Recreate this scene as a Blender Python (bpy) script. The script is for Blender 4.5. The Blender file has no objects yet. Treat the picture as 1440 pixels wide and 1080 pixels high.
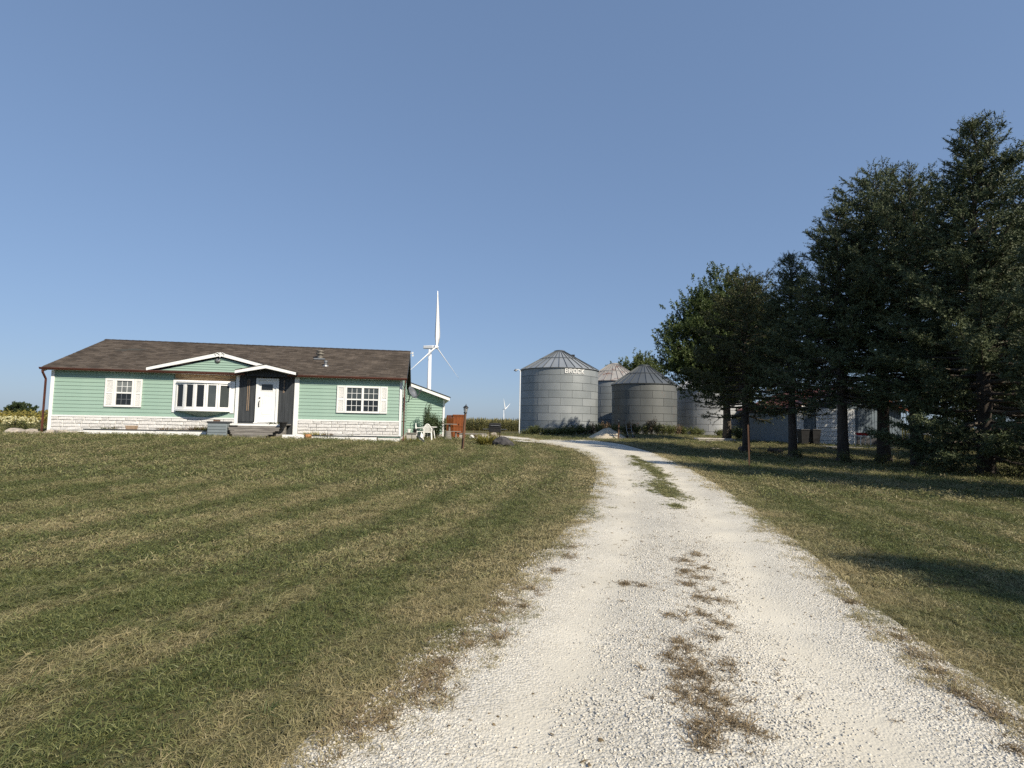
import bpy, math, random
import numpy as np
from mathutils import Vector, Matrix, Euler

R = math.radians
random.seed(7)
RNG = np.random.default_rng(7)
scene = bpy.context.scene
COL = scene.collection

# ------------------------------------------------------------------ camera
PW, PH, F = 1440.0, 1080.0, 760.0          # photograph size and focal length in its pixels
EYE = np.array([0.0, 0.0, 1.6])
PITCH, ROLL = math.atan(53.5 / F), 0.019
_f = np.array([0, math.cos(PITCH), math.sin(PITCH)])
_r0, _u0 = np.array([1.0, 0, 0]), np.array([0, -math.sin(PITCH), math.cos(PITCH)])
_r = math.cos(ROLL) * _r0 + math.sin(ROLL) * _u0
_u = -math.sin(ROLL) * _r0 + math.cos(ROLL) * _u0
cam_data = bpy.data.cameras.new('camera')
cam = bpy.data.objects.new('camera', cam_data)
COL.objects.link(cam)
cam_data.sensor_width = 36.0
cam_data.lens = F / PW * 36.0
cam_data.clip_start, cam_data.clip_end = 0.05, 9000
cam.matrix_world = Matrix([[_r[0], _u[0], -_f[0], EYE[0]], [_r[1], _u[1], -_f[1], EYE[1]],
                           [_r[2], _u[2], -_f[2], EYE[2]], [0, 0, 0, 1]])
scene.camera = cam

# ------------------------------------------------------------------ sky, sun, exposure
SUN_AZ, SUN_EL = 46.0, 37.0                # azimuth: degrees to the right of straight behind the camera
world = bpy.data.worlds.new('World')
scene.world = world
world.use_nodes = True
wn = world.node_tree.nodes
sky = wn.new('ShaderNodeTexSky')
sky.sky_type = 'NISHITA'
sky.sun_disc = False
sky.sun_elevation = R(SUN_EL)
sky.sun_rotation = R(180 - SUN_AZ)
sky.altitude = 0
sky.air_density = 1.0
sky.dust_density = 0.6
sky.ozone_density = 6.0
bg = wn['Background']
bg.inputs['Strength'].default_value = 0.1
# a hazy late-summer sky: softer contrast between zenith and horizon than the clear-air model
sg = wn.new('ShaderNodeGamma'); sg.inputs['Gamma'].default_value = 0.45
st_ = wn.new('ShaderNodeVectorMath'); st_.operation = 'MULTIPLY'; st_.inputs[1].default_value = (1.56, 1.84, 2.30)
world.node_tree.links.new(sky.outputs[0], sg.inputs['Color'])
world.node_tree.links.new(sg.outputs[0], st_.inputs[0])
world.node_tree.links.new(st_.outputs[0], bg.inputs['Color'])
sl = bpy.data.lights.new('sun', 'SUN')
sun = bpy.data.objects.new('sun', sl)
COL.objects.link(sun)
sl.energy, sl.angle, sl.color = 5.0, R(0.53), (1.0, 0.90, 0.74)
_sd = Vector((math.sin(R(SUN_AZ)) * math.cos(R(SUN_EL)), -math.cos(R(SUN_AZ)) * math.cos(R(SUN_EL)), math.sin(R(SUN_EL))))
sun.rotation_euler = _sd.to_track_quat('Z', 'Y').to_euler()
sun.location = (40, -40, 60)
vs = scene.view_settings
vs.view_transform, vs.look, vs.exposure, vs.gamma = 'Standard', 'None', 0.33, 1.0
vs.use_curve_mapping = False
scene.render.engine = 'CYCLES'
cy = scene.cycles
cy.use_denoising = False
try:
    cy.denoiser = 'OPENIMAGEDENOISE'
    cy.denoising_prefilter = 'ACCURATE'
except Exception:
    pass
cy.max_bounces, cy.diffuse_bounces, cy.glossy_bounces, cy.transparent_max_bounces = 6, 3, 3, 8
cy.caustics_reflective = cy.caustics_refractive = False

# ------------------------------------------------------------------ pixel helpers
def ray(px, py):
    return _f + _r * (px - PW / 2) / F - _u * (py - PH / 2) / F
def at(px, py, depth):
    d = ray(px, py)
    return EYE + d * (depth / d[1])

# ------------------------------------------------------------------ noise and terrain
def _hash(ix, iy, s):
    n = (ix.astype(np.int64) * 374761393 + iy.astype(np.int64) * 668265263 + s * 974634777) & 0x7fffffff
    n = ((n ^ (n >> 13)) * 1274126177) & 0x7fffffff
    return ((n ^ (n >> 16)) & 0xffff) / 65535.0
def vnoise(x, y, s=0):
    x, y = np.asarray(x, float), np.asarray(y, float)
    ix, iy = np.floor(x), np.floor(y)
    fx, fy = x - ix, y - iy
    fx, fy = fx * fx * (3 - 2 * fx), fy * fy * (3 - 2 * fy)
    a, b = _hash(ix, iy, s), _hash(ix + 1, iy, s)
    c, d = _hash(ix, iy + 1, s), _hash(ix + 1, iy + 1, s)
    return a + (b - a) * fx + (c - a) * fy + (a - b - c + d) * fx * fy
def fbm(x, y, s=0, o=4):
    v, amp, t = 0.0, 1.0, 0.0
    for k in range(o):
        v = v + amp * vnoise(np.asarray(x) * 2 ** k, np.asarray(y) * 2 ** k, s + k)
        t += amp
        amp *= 0.5
    return v / t

_cp = [at(*q) for q in [(68, 611, 22.6), (190, 611, 23), (300, 613, 23.4), (430, 616, 24), (560, 620, 25), (-60, 610, 22), (625, 616, 33),
       (655, 634, 25.5), (708, 628, 30), (790, 620, 44), (853, 617, 47), (740, 612, 56), (905, 611, 57), (985, 620, 45),
       (1050, 636, 33), (1115, 643, 29.5), (1187, 650, 26), (1292, 656, 23.5), (1400, 668, 20), (1150, 624, 38), (1265, 628, 38)]]
for x in (-14, -7, 0, 7, 14):
    for y in (-12, -5, 1, 7):
        _cp.append(np.array([x, y, 0.0]))
for q in [(0, 14, .02), (7, 13, 0), (-8, 13, .2), (-15, 14, .35), (2, 20, .08), (-25, 30, .85), (-12, 40, .75), (-30, 50, .7), (-60, 60, .5),
          (0, 75, .2), (30, 75, .2), (60, 60, .2), (50, 25, 0), (-50, 20, .6), (-60, 100, .3), (40, 110, .1), (0, 110, .05), (90, 0, 0), (-90, 0, .2), (0, -60, 0)]:
    _cp.append(np.array(q, float))
_cp = np.array(_cp)
def gz(x, y):
    x, y = np.asarray(x, float), np.asarray(y, float)
    sh = np.broadcast(x, y).shape
    xf, yf = np.broadcast_to(x, sh).ravel(), np.broadcast_to(y, sh).ravel()
    out = np.zeros(len(xf))
    for i in range(0, len(xf), 40000):
        dx = xf[i:i + 40000, None] - _cp[None, :, 0]
        dy = yf[i:i + 40000, None] - _cp[None, :, 1]
        w = 1.0 / (dx * dx + dy * dy + 9.0) ** 2
        out[i:i + 40000] = (w * _cp[None, :, 2]).sum(1) / w.sum(1)
    r = np.hypot(xf, yf)
    out -= 0.004 * np.clip(r - 60, 0, 400) + 0.03 * np.clip(r - 150, 0, 330) + 0.004 * np.clip(r - 480, 0, 3000)
    return out.reshape(sh) if sh else float(out[0])
def on_ground(px, py):
    d = ray(px, py)
    t0, t = 0.5, 0.5
    while t < 400:
        p = EYE + d * t
        if p[2] < gz(p[0], p[1]):
            break
        t0, t = t, t * 1.03 + 0.02
    for _ in range(24):
        m = 0.5 * (t0 + t)
        p = EYE + d * m
        if p[2] < gz(p[0], p[1]): t = m
        else: t0 = m
    p = EYE + d * t
    return np.array([p[0], p[1], gz(p[0], p[1])])
def gat(px, depth):
    """Ground point in image column px at distance depth."""
    p = at(px, 600, depth)
    return np.array([p[0], depth, gz(p[0], depth)])

# ------------------------------------------------------------------ materials
def _mk(name):
    m = bpy.data.materials.new(name)
    m.use_nodes = True
    nt = m.node_tree
    return m, nt, nt.nodes, nt.links, nt.nodes['Principled BSDF']
def mat(name, c1, c2=None, scale=8.0, rough=0.7, metal=0.0, bump=0.0, bscale=None, stretch=(1, 1, 1), spec=0.4, detail=5.0, lo=0.35, hi=0.65, coord='Object', trans=0.0):
    m, nt, N, L, P = _mk(name)
    P.inputs['Roughness'].default_value = rough
    P.inputs['Metallic'].default_value = metal
    P.inputs['Specular IOR Level'].default_value = spec
    P.inputs['Base Color'].default_value = (*c1, 1)
    if c2 is None and not bump:
        return m
    tc = N.new('ShaderNodeTexCoord')
    mp = N.new('ShaderNodeMapping')
    mp.inputs['Scale'].default_value = stretch
    L.new(tc.outputs[coord], mp.inputs['Vector'])
    if c2 is not None:
        nz = N.new('ShaderNodeTexNoise')
        nz.inputs['Scale'].default_value = scale
        nz.inputs['Detail'].default_value = detail
        nz.inputs['Roughness'].default_value = 0.62
        L.new(mp.outputs[0], nz.inputs['Vector'])
        rp = N.new('ShaderNodeValToRGB')
        rp.color_ramp.elements[0].position, rp.color_ramp.elements[0].color = lo, (*c1, 1)
        rp.color_ramp.elements[1].position, rp.color_ramp.elements[1].color = hi, (*c2, 1)
        L.new(nz.outputs['Fac'], rp.inputs[0])
        L.new(rp.outputs[0], P.inputs['Base Color'])
    if bump:
        nb = N.new('ShaderNodeTexNoise')
        nb.inputs['Scale'].default_value = bscale or scale * 3
        nb.inputs['Detail'].default_value = 4
        L.new(mp.outputs[0], nb.inputs['Vector'])
        bp = N.new('ShaderNodeBump')
        bp.inputs['Strength'].default_value = bump
        bp.inputs['Distance'].default_value = 0.02
        L.new(nb.outputs['Fac'], bp.inputs['Height'])
        L.new(bp.outputs[0], P.inputs['Normal'])
    return m
def leaf_mat(name, c1, c2, attr='shade', rough=0.55, trans=0.25, inst=None, c3=None, spec=0.3):
    """Leaf colours vary from leaf to leaf (attribute) and, for scattered plants, from plant to plant."""
    m, nt, N, L, P = _mk(name)
    a = N.new('ShaderNodeAttribute')
    a.attribute_name = attr
    mx = N.new('ShaderNodeMix')
    mx.data_type = 'RGBA'
    mx.inputs['A'].default_value, mx.inputs['B'].default_value = (*c1, 1), (*c2, 1)
    L.new(a.outputs['Fac'], mx.inputs['Factor'])
    col = mx.outputs['Result']
    if inst:
        ia = N.new('ShaderNodeAttribute')
        ia.attribute_type, ia.attribute_name = 'INSTANCER', inst
        m2 = N.new('ShaderNodeMix')
        m2.data_type = 'RGBA'
        m2.inputs['B'].default_value = (*c3, 1)
        L.new(ia.outputs['Fac'], m2.inputs['Factor'])
        L.new(col, m2.inputs['A'])
        col = m2.outputs['Result']
    L.new(col, P.inputs['Base Color'])
    P.inputs['Roughness'].default_value = rough
    P.inputs['Specular IOR Level'].default_value = spec
    if trans:
        tb = N.new('ShaderNodeBsdfTranslucent')
        L.new(col, tb.inputs['Color'])
        ms = N.new('ShaderNodeMixShader')
        ms.inputs[0].default_value = trans
        L.new(P.outputs[0], ms.inputs[1])
        L.new(tb.outputs[0], ms.inputs[2])
        L.new(ms.outputs[0], N['Material Output'].inputs['Surface'])
    return m

M = {}
M['white'] = mat('white_paint', (.80, .80, .78), (.70, .70, .67), 5, .5, lo=.45, hi=.8)
M['white2'] = mat('white_vinyl', (.82, .83, .82), (.74, .75, .73), 3, .4, lo=.4, hi=.8)
M['mint'] = mat('mint_vinyl', (.262, .385, .318), (.302, .425, .355), 2.2, .5, bump=.10, bscale=60, stretch=(.3, 1, 1))
M['copper'] = mat('copper_brown_metal', (.15, .055, .036), (.085, .036, .026), 3, .42, .3, stretch=(.4, 1, 1))
M['charcoal'] = mat('charcoal_boards', (.028, .032, .036), (.05, .055, .06), 4, .65, bump=.3, bscale=50, stretch=(3, 3, .3))
M['rawwood'] = mat('bare_wood', (.28, .16, .07), (.45, .33, .2), 5, .75, stretch=(.4, 1, 3))
M['greywood'] = mat('weathered_wood', (.26, .245, .22), (.13, .12, .11), 6, .85, bump=.4, stretch=(.35, 2, 4))
M['cedar'] = mat('stained_cedar', (.28, .085, .022), (.19, .052, .014), 5, .6, bump=.3, stretch=(3, 3, .4))
M['stone'] = mat('pale_stone', (.70, .69, .67), (.46, .455, .445), 9, .8, bump=.8, bscale=18, lo=.36, hi=.78)
M['mortar'] = mat('grey_mortar', (.40, .40, .39), (.5, .5, .49), 9, .9)
M['glass'] = mat('dark_window_glass', (.012, .014, .016), None, rough=.06, spec=.6)
M['glass2'] = mat('grey_window_glass', (.045, .055, .058), (.06, .07, .07), 2, rough=.08, spec=.6)
M['pale_pane'] = mat('pale_window_glass', (.20, .215, .21), (.13, .14, .14), 3, rough=.15, spec=.6)  # paler grey pane, used in one upper sash
M['black'] = mat('black_metal', (.014, .014, .015), (.025, .025, .026), 8, .5, .2)
M['steel'] = mat('grey_steel', (.30, .31, .32), (.22, .23, .24), 6, .45, .6)
M['greyplastic'] = mat('blue_grey_plastic', (.20, .235, .25), (.175, .205, .22), 3, .55)
M['darkplastic'] = mat('dark_grey_plastic', (.05, .055, .06), None, rough=.5)
M['whiteplastic'] = mat('white_plastic', (.82, .82, .80), None, rough=.35)
M['concrete'] = mat('pale_concrete', (.42, .40, .37), (.30, .29, .27), 6, .9, bump=.4)
M['clay'] = mat('tan_clay', (.40, .30, .21), (.32, .23, .16), 8, .8)
M['bark'] = mat('spruce_bark', (.045, .036, .030), (.085, .07, .058), 7, .95, bump=1.0, bscale=22, stretch=(1, 1, .35))
M['bark2'] = mat('grey_bark', (.075, .06, .045), (.13, .11, .085), 6, .95, bump=1.0, bscale=18, stretch=(1, 1, .3))
M['twig'] = mat('dry_twig', (.075, .06, .048), (.12, .10, .08), 9, .95)
M['turbine'] = mat('turbine_white', (.80, .81, .82), None, rough=.4)
M['boulder'] = mat('dark_boulder', (.03, .029, .031), (.075, .072, .074), 4, .9, bump=.9, bscale=9)
M['rock'] = mat('pale_fieldstone', (.42, .37, .31), (.26, .23, .20), 5, .9, bump=.7, bscale=10)
M['postwood'] = mat('brown_post', (.16, .085, .05), (.10, .055, .035), 6, .8, bump=.3, stretch=(2, 2, .3))
M['sand'] = mat('sand', (.50, .44, .34), (.40, .35, .27), 10, .95, bump=.6, bscale=40)
M['lumber'] = mat('white_boards', (.74, .71, .66), (.58, .54, .49), 3, .6, stretch=(.3, 2, 2))
M['rustroof'] = mat('rusty_red_metal', (.34, .10, .055), (.24, .085, .05), 3, .5, .2)
M['bluewall'] = mat('blue_grey_steel_siding', (.16, .20, .235), (.13, .165, .195), 2, .5, .15)
M['darkwall'] = mat('dark_wainscot', (.03, .032, .036), (.045, .045, .05), 3, .6)
M['greywall'] = mat('grey_shed_wall', (.17, .162, .145), (.13, .124, .112), 2, .7)
M['red'] = mat('red_plastic', (.42, .02, .025), None, rough=.4)
M['orange'] = mat('pumpkin_skin', (.40, .19, .075), (.30, .13, .045), 6, .6)
M['lamp_glass'] = mat('frosted_lamp_glass', (.45, .46, .46), None, rough=.2)
M['brick'] = mat('worn_brick', (.30, .15, .10), (.22, .12, .09), 7, .9)

def shingle_mat():
    m, nt, N, L, P = _mk('brown_shingle')
    a = N.new('ShaderNodeAttribute'); a.attribute_name = 'shade'
    rp = N.new('ShaderNodeValToRGB')
    rp.color_ramp.elements[0].color = (.046, .038, .032, 1)
    rp.color_ramp.elements[1].color = (.096, .080, .067, 1)
    L.new(a.outputs['Fac'], rp.inputs[0])
    tc = N.new('ShaderNodeTexCoord')
    nz = N.new('ShaderNodeTexNoise'); nz.inputs['Scale'].default_value = 1.1; nz.inputs['Detail'].default_value = 6
    L.new(tc.outputs['Object'], nz.inputs['Vector'])
    mr = N.new('ShaderNodeMapRange')
    mr.inputs['From Min'].default_value, mr.inputs['From Max'].default_value = .3, .7
    mr.inputs['To Min'].default_value, mr.inputs['To Max'].default_value = .78, 1.2
    L.new(nz.outputs['Fac'], mr.inputs['Value'])
    vm = N.new('ShaderNodeVectorMath'); vm.operation = 'SCALE'
    L.new(rp.outputs[0], vm.inputs[0]); L.new(mr.outputs[0], vm.inputs['Scale'])
    L.new(vm.outputs[0], P.inputs['Base Color'])
    nb = N.new('ShaderNodeTexNoise'); nb.inputs['Scale'].default_value = 140
    L.new(tc.outputs['Object'], nb.inputs['Vector'])
    bp = N.new('ShaderNodeBump'); bp.inputs['Strength'].default_value = .5; bp.inputs['Distance'].default_value = .01
    L.new(nb.outputs['Fac'], bp.inputs['Height']); L.new(bp.outputs[0], P.inputs['Normal'])
    P.inputs['Roughness'].default_value = .95
    P.inputs['Specular IOR Level'].default_value = .2
    return m
M['shingle'] = shingle_mat()

def galv_mat(name, c1, c2, metal=.45, rough=.45, rust=0.0, corr=True):
    """Galvanised steel: object-random tone, spangle, streaks, corrugation relief, optional rust."""
    m, nt, N, L, P = _mk(name)
    oi = N.new('ShaderNodeObjectInfo')
    geo = N.new('ShaderNodeNewGeometry')
    tc = N.new('ShaderNodeTexCoord')
    nz = N.new('ShaderNodeTexNoise'); nz.inputs['Scale'].default_value = .55; nz.inputs['Detail'].default_value = 7
    mp = N.new('ShaderNodeMapping'); mp.inputs['Scale'].default_value = (1, 1, .55)
    L.new(geo.outputs['Position'], mp.inputs['Vector']); L.new(mp.outputs[0], nz.inputs['Vector'])
    ad = N.new('ShaderNodeMath'); ad.operation = 'MULTIPLY_ADD'
    L.new(oi.outputs['Random'], ad.inputs[0]); ad.inputs[1].default_value = .42
    L.new(nz.outputs['Fac'], ad.inputs[2])
    rp = N.new('ShaderNodeValToRGB')
    rp.color_ramp.elements[0].position, rp.color_ramp.elements[0].color = .32, (*c1, 1)
    rp.color_ramp.elements[1].position, rp.color_ramp.elements[1].color = 1.05, (*c2, 1)
    L.new(ad.outputs[0], rp.inputs[0])
    col = rp.outputs[0]
    if rust:
        nr = N.new('ShaderNodeTexNoise'); nr.inputs['Scale'].default_value = 1.3; nr.inputs['Detail'].default_value = 8; nr.inputs['Roughness'].default_value = .7
        mp2 = N.new('ShaderNodeMapping'); mp2.inputs['Scale'].default_value = (1, 1, .35)
        L.new(geo.outputs['Position'], mp2.inputs['Vector']); L.new(mp2.outputs[0], nr.inputs['Vector'])
        r2 = N.new('ShaderNodeValToRGB')
        r2.color_ramp.elements[0].position, r2.color_ramp.elements[1].position = .62 - .2 * rust, .72 - .15 * rust
        L.new(nr.outputs['Fac'], r2.inputs[0])
        mx = N.new('ShaderNodeMix'); mx.data_type = 'RGBA'
        mx.inputs['B'].default_value = (.15, .065, .04, 1)
        L.new(r2.outputs[0], mx.inputs['Factor']); L.new(col, mx.inputs['A'])
        col = mx.outputs['Result']
    L.new(col, P.inputs['Base Color'])
    P.inputs['Metallic'].default_value, P.inputs['Roughness'].default_value = metal, rough
    if corr:
        wv = N.new('ShaderNodeTexWave'); wv.bands_direction = 'Z'; wv.inputs['Scale'].default_value = 4.7
        L.new(tc.outputs['Object'], wv.inputs['Vector'])
        bp = N.new('ShaderNodeBump'); bp.inputs['Strength'].default_value = .55; bp.inputs['Distance'].default_value = .012
        L.new(wv.outputs['Fac'], bp.inputs['Height']); L.new(bp.outputs[0], P.inputs['Normal'])
    return m
M['galv'] = galv_mat('galvanised_sheet', (.18, .202, .212), (.295, .318, .328), metal=.25, rough=.6)
M['galv_shaded'] = galv_mat('shaded_galvanised_sheet', (.085, .092, .092), (.15, .158, .155), metal=.2, rough=.6, rust=.12)  # tree shade over this bin is put into the darker tone, plus slight rust
M['galv_pale'] = galv_mat('pale_galvanised_sheet', (.30, .308, .31), (.42, .428, .43), metal=.2)
M['galv_roof'] = galv_mat('galvanised_roof', (.27, .29, .30), (.38, .40, .41), corr=False)
M['galv_roof_shaded'] = galv_mat('shaded_roof', (.09, .10, .107), (.15, .162, .168), corr=False)  # roof of the same bin, tree shade put into the colour
M['rust_roof'] = galv_mat('rust_streaked_roof', (.245, .235, .222), (.325, .312, .295), metal=.15, rough=.7, rust=.4, corr=False)
M['rib'] = mat('dark_roof_rib', (.07, .078, .085), (.11, .12, .125), 3, .5, .3)
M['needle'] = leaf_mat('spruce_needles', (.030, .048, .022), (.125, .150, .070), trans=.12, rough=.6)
M['needle_b'] = leaf_mat('olive_needles', (.034, .044, .016), (.105, .112, .042), trans=.12, rough=.6)
M['leaf'] = leaf_mat('tree_leaves', (.045, .075, .022), (.13, .16, .055), trans=.3)
M['leaf_far'] = leaf_mat('far_tree_leaves', (.07, .10, .03), (.15, .17, .06), trans=.3)
M['shrub'] = leaf_mat('shrub_leaves', (.035, .06, .025), (.09, .12, .05), trans=.25)
M['weed'] = leaf_mat('weed_leaves', (.06, .085, .025), (.17, .17, .06), trans=.25)
M['drystem'] = leaf_mat('dry_weed', (.10, .075, .045), (.22, .15, .085), trans=.2)
M['strap'] = leaf_mat('yellowing_strap_leaves', (.12, .15, .04), (.40, .33, .09), trans=.3)
M['bloom'] = leaf_mat('cream_blooms', (.62, .58, .30), (.80, .76, .50), trans=.3)
M['crop'] = leaf_mat('yellowing_soybean_leaves', (.13, .13, .03), (.36, .29, .075), trans=.3)
M['corn'] = leaf_mat('ripening_corn_leaves', (.085, .10, .035), (.25, .215, .085), trans=.25)
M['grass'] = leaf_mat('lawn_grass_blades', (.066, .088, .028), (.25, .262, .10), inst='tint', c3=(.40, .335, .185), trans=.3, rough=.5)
M['drygrass'] = leaf_mat('dead_grass_blades', (.17, .125, .07), (.40, .315, .19), trans=.2)

def ground_mat():
    m, nt, N, L, P = _mk('lawn_soil_and_thatch')
    geo = N.new('ShaderNodeNewGeometry')
    def nz(sc, det=5):
        n = N.new('ShaderNodeTexNoise'); n.inputs['Scale'].default_value = sc; n.inputs['Detail'].default_value = det
        L.new(geo.outputs['Position'], n.inputs['Vector'])
        return n
    a, b = nz(.8), nz(24)
    rp = N.new('ShaderNodeValToRGB')
    rp.color_ramp.elements[0].position, rp.color_ramp.elements[0].color = .3, (.066, .066, .030, 1)
    rp.color_ramp.elements[1].position, rp.color_ramp.elements[1].color = .7, (.12, .105, .052, 1)
    sm = N.new('ShaderNodeMath'); sm.operation = 'MULTIPLY_ADD'; sm.inputs[1].default_value = .5
    L.new(b.outputs['Fac'], sm.inputs[0])
    hf = N.new('ShaderNodeMath'); hf.operation = 'MULTIPLY'; hf.inputs[1].default_value = .5
    L.new(a.outputs['Fac'], hf.inputs[0]); L.new(hf.outputs[0], sm.inputs[2])
    L.new(sm.outputs[0], rp.inputs[0]); L.new(rp.outputs[0], P.inputs['Base Color'])
    bp = N.new('ShaderNodeBump'); bp.inputs['Strength'].default_value = .8; bp.inputs['Distance'].default_value = .05
    L.new(b.outputs['Fac'], bp.inputs['Height']); L.new(bp.outputs[0], P.inputs['Normal'])
    P.inputs['Roughness'].default_value = .95
    P.inputs['Specular IOR Level'].default_value = .1
    return m
M['ground'] = ground_mat()

def gravel_mat():
    m, nt, N, L, P = _mk('crushed_limestone')
    geo = N.new('ShaderNodeNewGeometry')
    at_ = N.new('ShaderNodeAttribute'); at_.attribute_name = 'rut'
    vo = N.new('ShaderNodeTexVoronoi'); vo.inputs['Scale'].default_value = 58
    v2 = N.new('ShaderNodeTexVoronoi'); v2.inputs['Scale'].default_value = 105
    nz = N.new('ShaderNodeTexNoise'); nz.inputs['Scale'].default_value = 1.6; nz.inputs['Detail'].default_value = 7
    for n in (vo, v2, nz):
        L.new(geo.outputs['Position'], n.inputs['Vector'])
    # stone by stone tone
    sp = N.new('ShaderNodeSeparateColor'); L.new(vo.outputs['Color'], sp.inputs[0])
    rp = N.new('ShaderNodeValToRGB')
    e = rp.color_ramp.elements
    e[0].position, e[0].color = .0, (.40, .375, .315, 1)
    e[1].position, e[1].color = 1.0, (.68, .645, .565, 1)
    e2 = e.new(.35); e2.color = (.57, .54, .465, 1)
    L.new(sp.outputs[0], rp.inputs[0])
    # fine pale dust in the wheel tracks
    dust = N.new('ShaderNodeMix'); dust.data_type = 'RGBA'
    dust.inputs['B'].default_value = (.62, .58, .485, 1)
    ml = N.new('ShaderNodeMath'); ml.operation = 'MULTIPLY'; ml.use_clamp = True
    mr = N.new('ShaderNodeMapRange'); mr.inputs['From Min'].default_value, mr.inputs['From Max'].default_value = .35, .62
    mr.inputs['To Min'].default_value, mr.inputs['To Max'].default_value = .35, 1.1
    L.new(nz.outputs['Fac'], mr.inputs['Value']); L.new(mr.outputs[0], ml.inputs[0]); L.new(at_.outputs['Fac'], ml.inputs[1])
    L.new(ml.outputs[0], dust.inputs['Factor']); L.new(rp.outputs[0], dust.inputs['A'])
    n2 = N.new('ShaderNodeTexNoise'); n2.inputs['Scale'].default_value = .7; n2.inputs['Detail'].default_value = 6; n2.inputs['Roughness'].default_value = .65
    L.new(geo.outputs['Position'], n2.inputs['Vector'])
    m2 = N.new('ShaderNodeMapRange'); m2.inputs['From Min'].default_value, m2.inputs['From Max'].default_value = .32, .68
    m2.inputs['To Min'].default_value, m2.inputs['To Max'].default_value = .80, 1.04
    L.new(n2.outputs['Fac'], m2.inputs['Value'])
    vm = N.new('ShaderNodeVectorMath'); vm.operation = 'SCALE'
    L.new(dust.outputs['Result'], vm.inputs[0]); L.new(m2.outputs[0], vm.inputs['Scale'])
    L.new(vm.outputs[0], P.inputs['Base Color'])
    hs = N.new('ShaderNodeMath'); hs.operation = 'MULTIPLY_ADD'; hs.inputs[1].default_value = .4
    L.new(v2.outputs['Distance'], hs.inputs[0]); L.new(vo.outputs['Distance'], hs.inputs[2])
    bp = N.new('ShaderNodeBump'); bp.invert = True; bp.inputs['Distance'].default_value = .009
    st = N.new('ShaderNodeMapRange'); st.inputs['To Min'].default_value, st.inputs['To Max'].default_value = .9, .25
    L.new(ml.outputs[0], st.inputs['Value']); L.new(st.outputs[0], bp.inputs['Strength'])
    L.new(hs.outputs[0], bp.inputs['Height']); L.new(bp.outputs[0], P.inputs['Normal'])
    P.inputs['Roughness'].default_value = .95
    P.inputs['Specular IOR Level'].default_value = .15
    return m
M['gravel'] = gravel_mat()
M['pebble'] = leaf_mat('limestone_chip', (.55, .52, .455), (.66, .63, .565), trans=0, rough=.9, inst='tint', c3=(.34, .32, .28))

# ------------------------------------------------------------------ mesh helpers
class MB:
    def __init__(s):
        s.v, s.f = [], []
    def poly(s, pts):
        n = len(s.v)
        s.v += [tuple(map(float, p)) for p in pts]
        s.f.append(tuple(range(n, n + len(pts))))
        return s
    def hexa(s, p):
        n = len(s.v)
        s.v += [tuple(map(float, q)) for q in p]
        for a in ((0, 3, 2, 1), (4, 5, 6, 7), (0, 1, 5, 4), (1, 2, 6, 5), (2, 3, 7, 6), (3, 0, 4, 7)):
            s.f.append(tuple(n + k for k in a))
        return s
    def box(s, x0, x1, y0, y1, z0, z1):
        return s.hexa([(x0, y0, z0), (x1, y0, z0), (x1, y1, z0), (x0, y1, z0), (x0, y0, z1), (x1, y0, z1), (x1, y1, z1), (x0, y1, z1)])
    def prism(s, poly, y0, y1):
        """poly in (x, z), extruded along y."""
        n, k = len(s.v), len(poly)
        s.v += [(float(a), float(y0), float(b)) for a, b in poly] + [(float(a), float(y1), float(b)) for a, b in poly]
        s.f.append(tuple(range(n, n + k)))
        s.f.append(tuple(range(n + 2 * k - 1, n + k - 1, -1)))
        for i in range(k):
            j = (i + 1) % k
            s.f.append((n + j, n + i, n + k + i, n + k + j))
        return s
    def tube(s, pts, rad, n=8, phase=0.0):
        pts = [Vector(p) for p in pts]
        rad = [rad] * len(pts) if not hasattr(rad, '__len__') else list(rad)
        base = len(s.v)
        up = Vector((0, 0, 1))
        t0 = (pts[1] - pts[0]).normalized()
        a = up.cross(t0)
        if a.length < 1e-3: a = Vector((1, 0, 0))
        a.normalize()
        for i, p in enumerate(pts):
            t = (pts[min(i + 1, len(pts) - 1)] - pts[max(i - 1, 0)]).normalized()
            a = (a - t * a.dot(t))
            if a.length < 1e-4: a = t.orthogonal()
            a.normalize()
            b = t.cross(a)
            for k in range(n):
                w = 2 * math.pi * k / n + phase
                q = p + (a * math.cos(w) + b * math.sin(w)) * rad[i]
                s.v.append(tuple(q))
        for i in range(len(pts) - 1):
            for k in range(n):
                k2 = (k + 1) % n
                s.f.append((base + i * n + k, base + i * n + k2, base + (i + 1) * n + k2, base + (i + 1) * n + k))
        s.f.append(tuple(base + k for k in reversed(range(n))))
        s.f.append(tuple(base + (len(pts) - 1) * n + k for k in range(n)))
        return s
    def lathe(s, prof, n=16, c=(0, 0, 0)):
        base = len(s.v)
        for r, z in prof:
            for k in range(n):
                w = 2 * math.pi * k / n
                s.v.append((c[0] + r * math.cos(w), c[1] + r * math.sin(w), c[2] + z))
        for i in range(len(prof) - 1):
            for k in range(n):
                k2 = (k + 1) % n
                s.f.append((base + i * n + k, base + i * n + k2, base + (i + 1) * n + k2, base + (i + 1) * n + k))
        s.f.append(tuple(base + k for k in reversed(range(n))))
        s.f.append(tuple(base + (len(prof) - 1) * n + k for k in range(n)))
        return s
    def mesh(s, name, m, smooth=False):
        me = bpy.data.meshes.new(name)
        me.from_pydata(s.v, [], s.f)
        me.materials.append(m)
        if smooth:
            me.shade_smooth()
        me.update()
        return me
    def build(s, name, m, parent=None, smooth=False, bevel=0.0):
        return link(name, s.mesh(name, m, smooth), parent, bevel)
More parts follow.
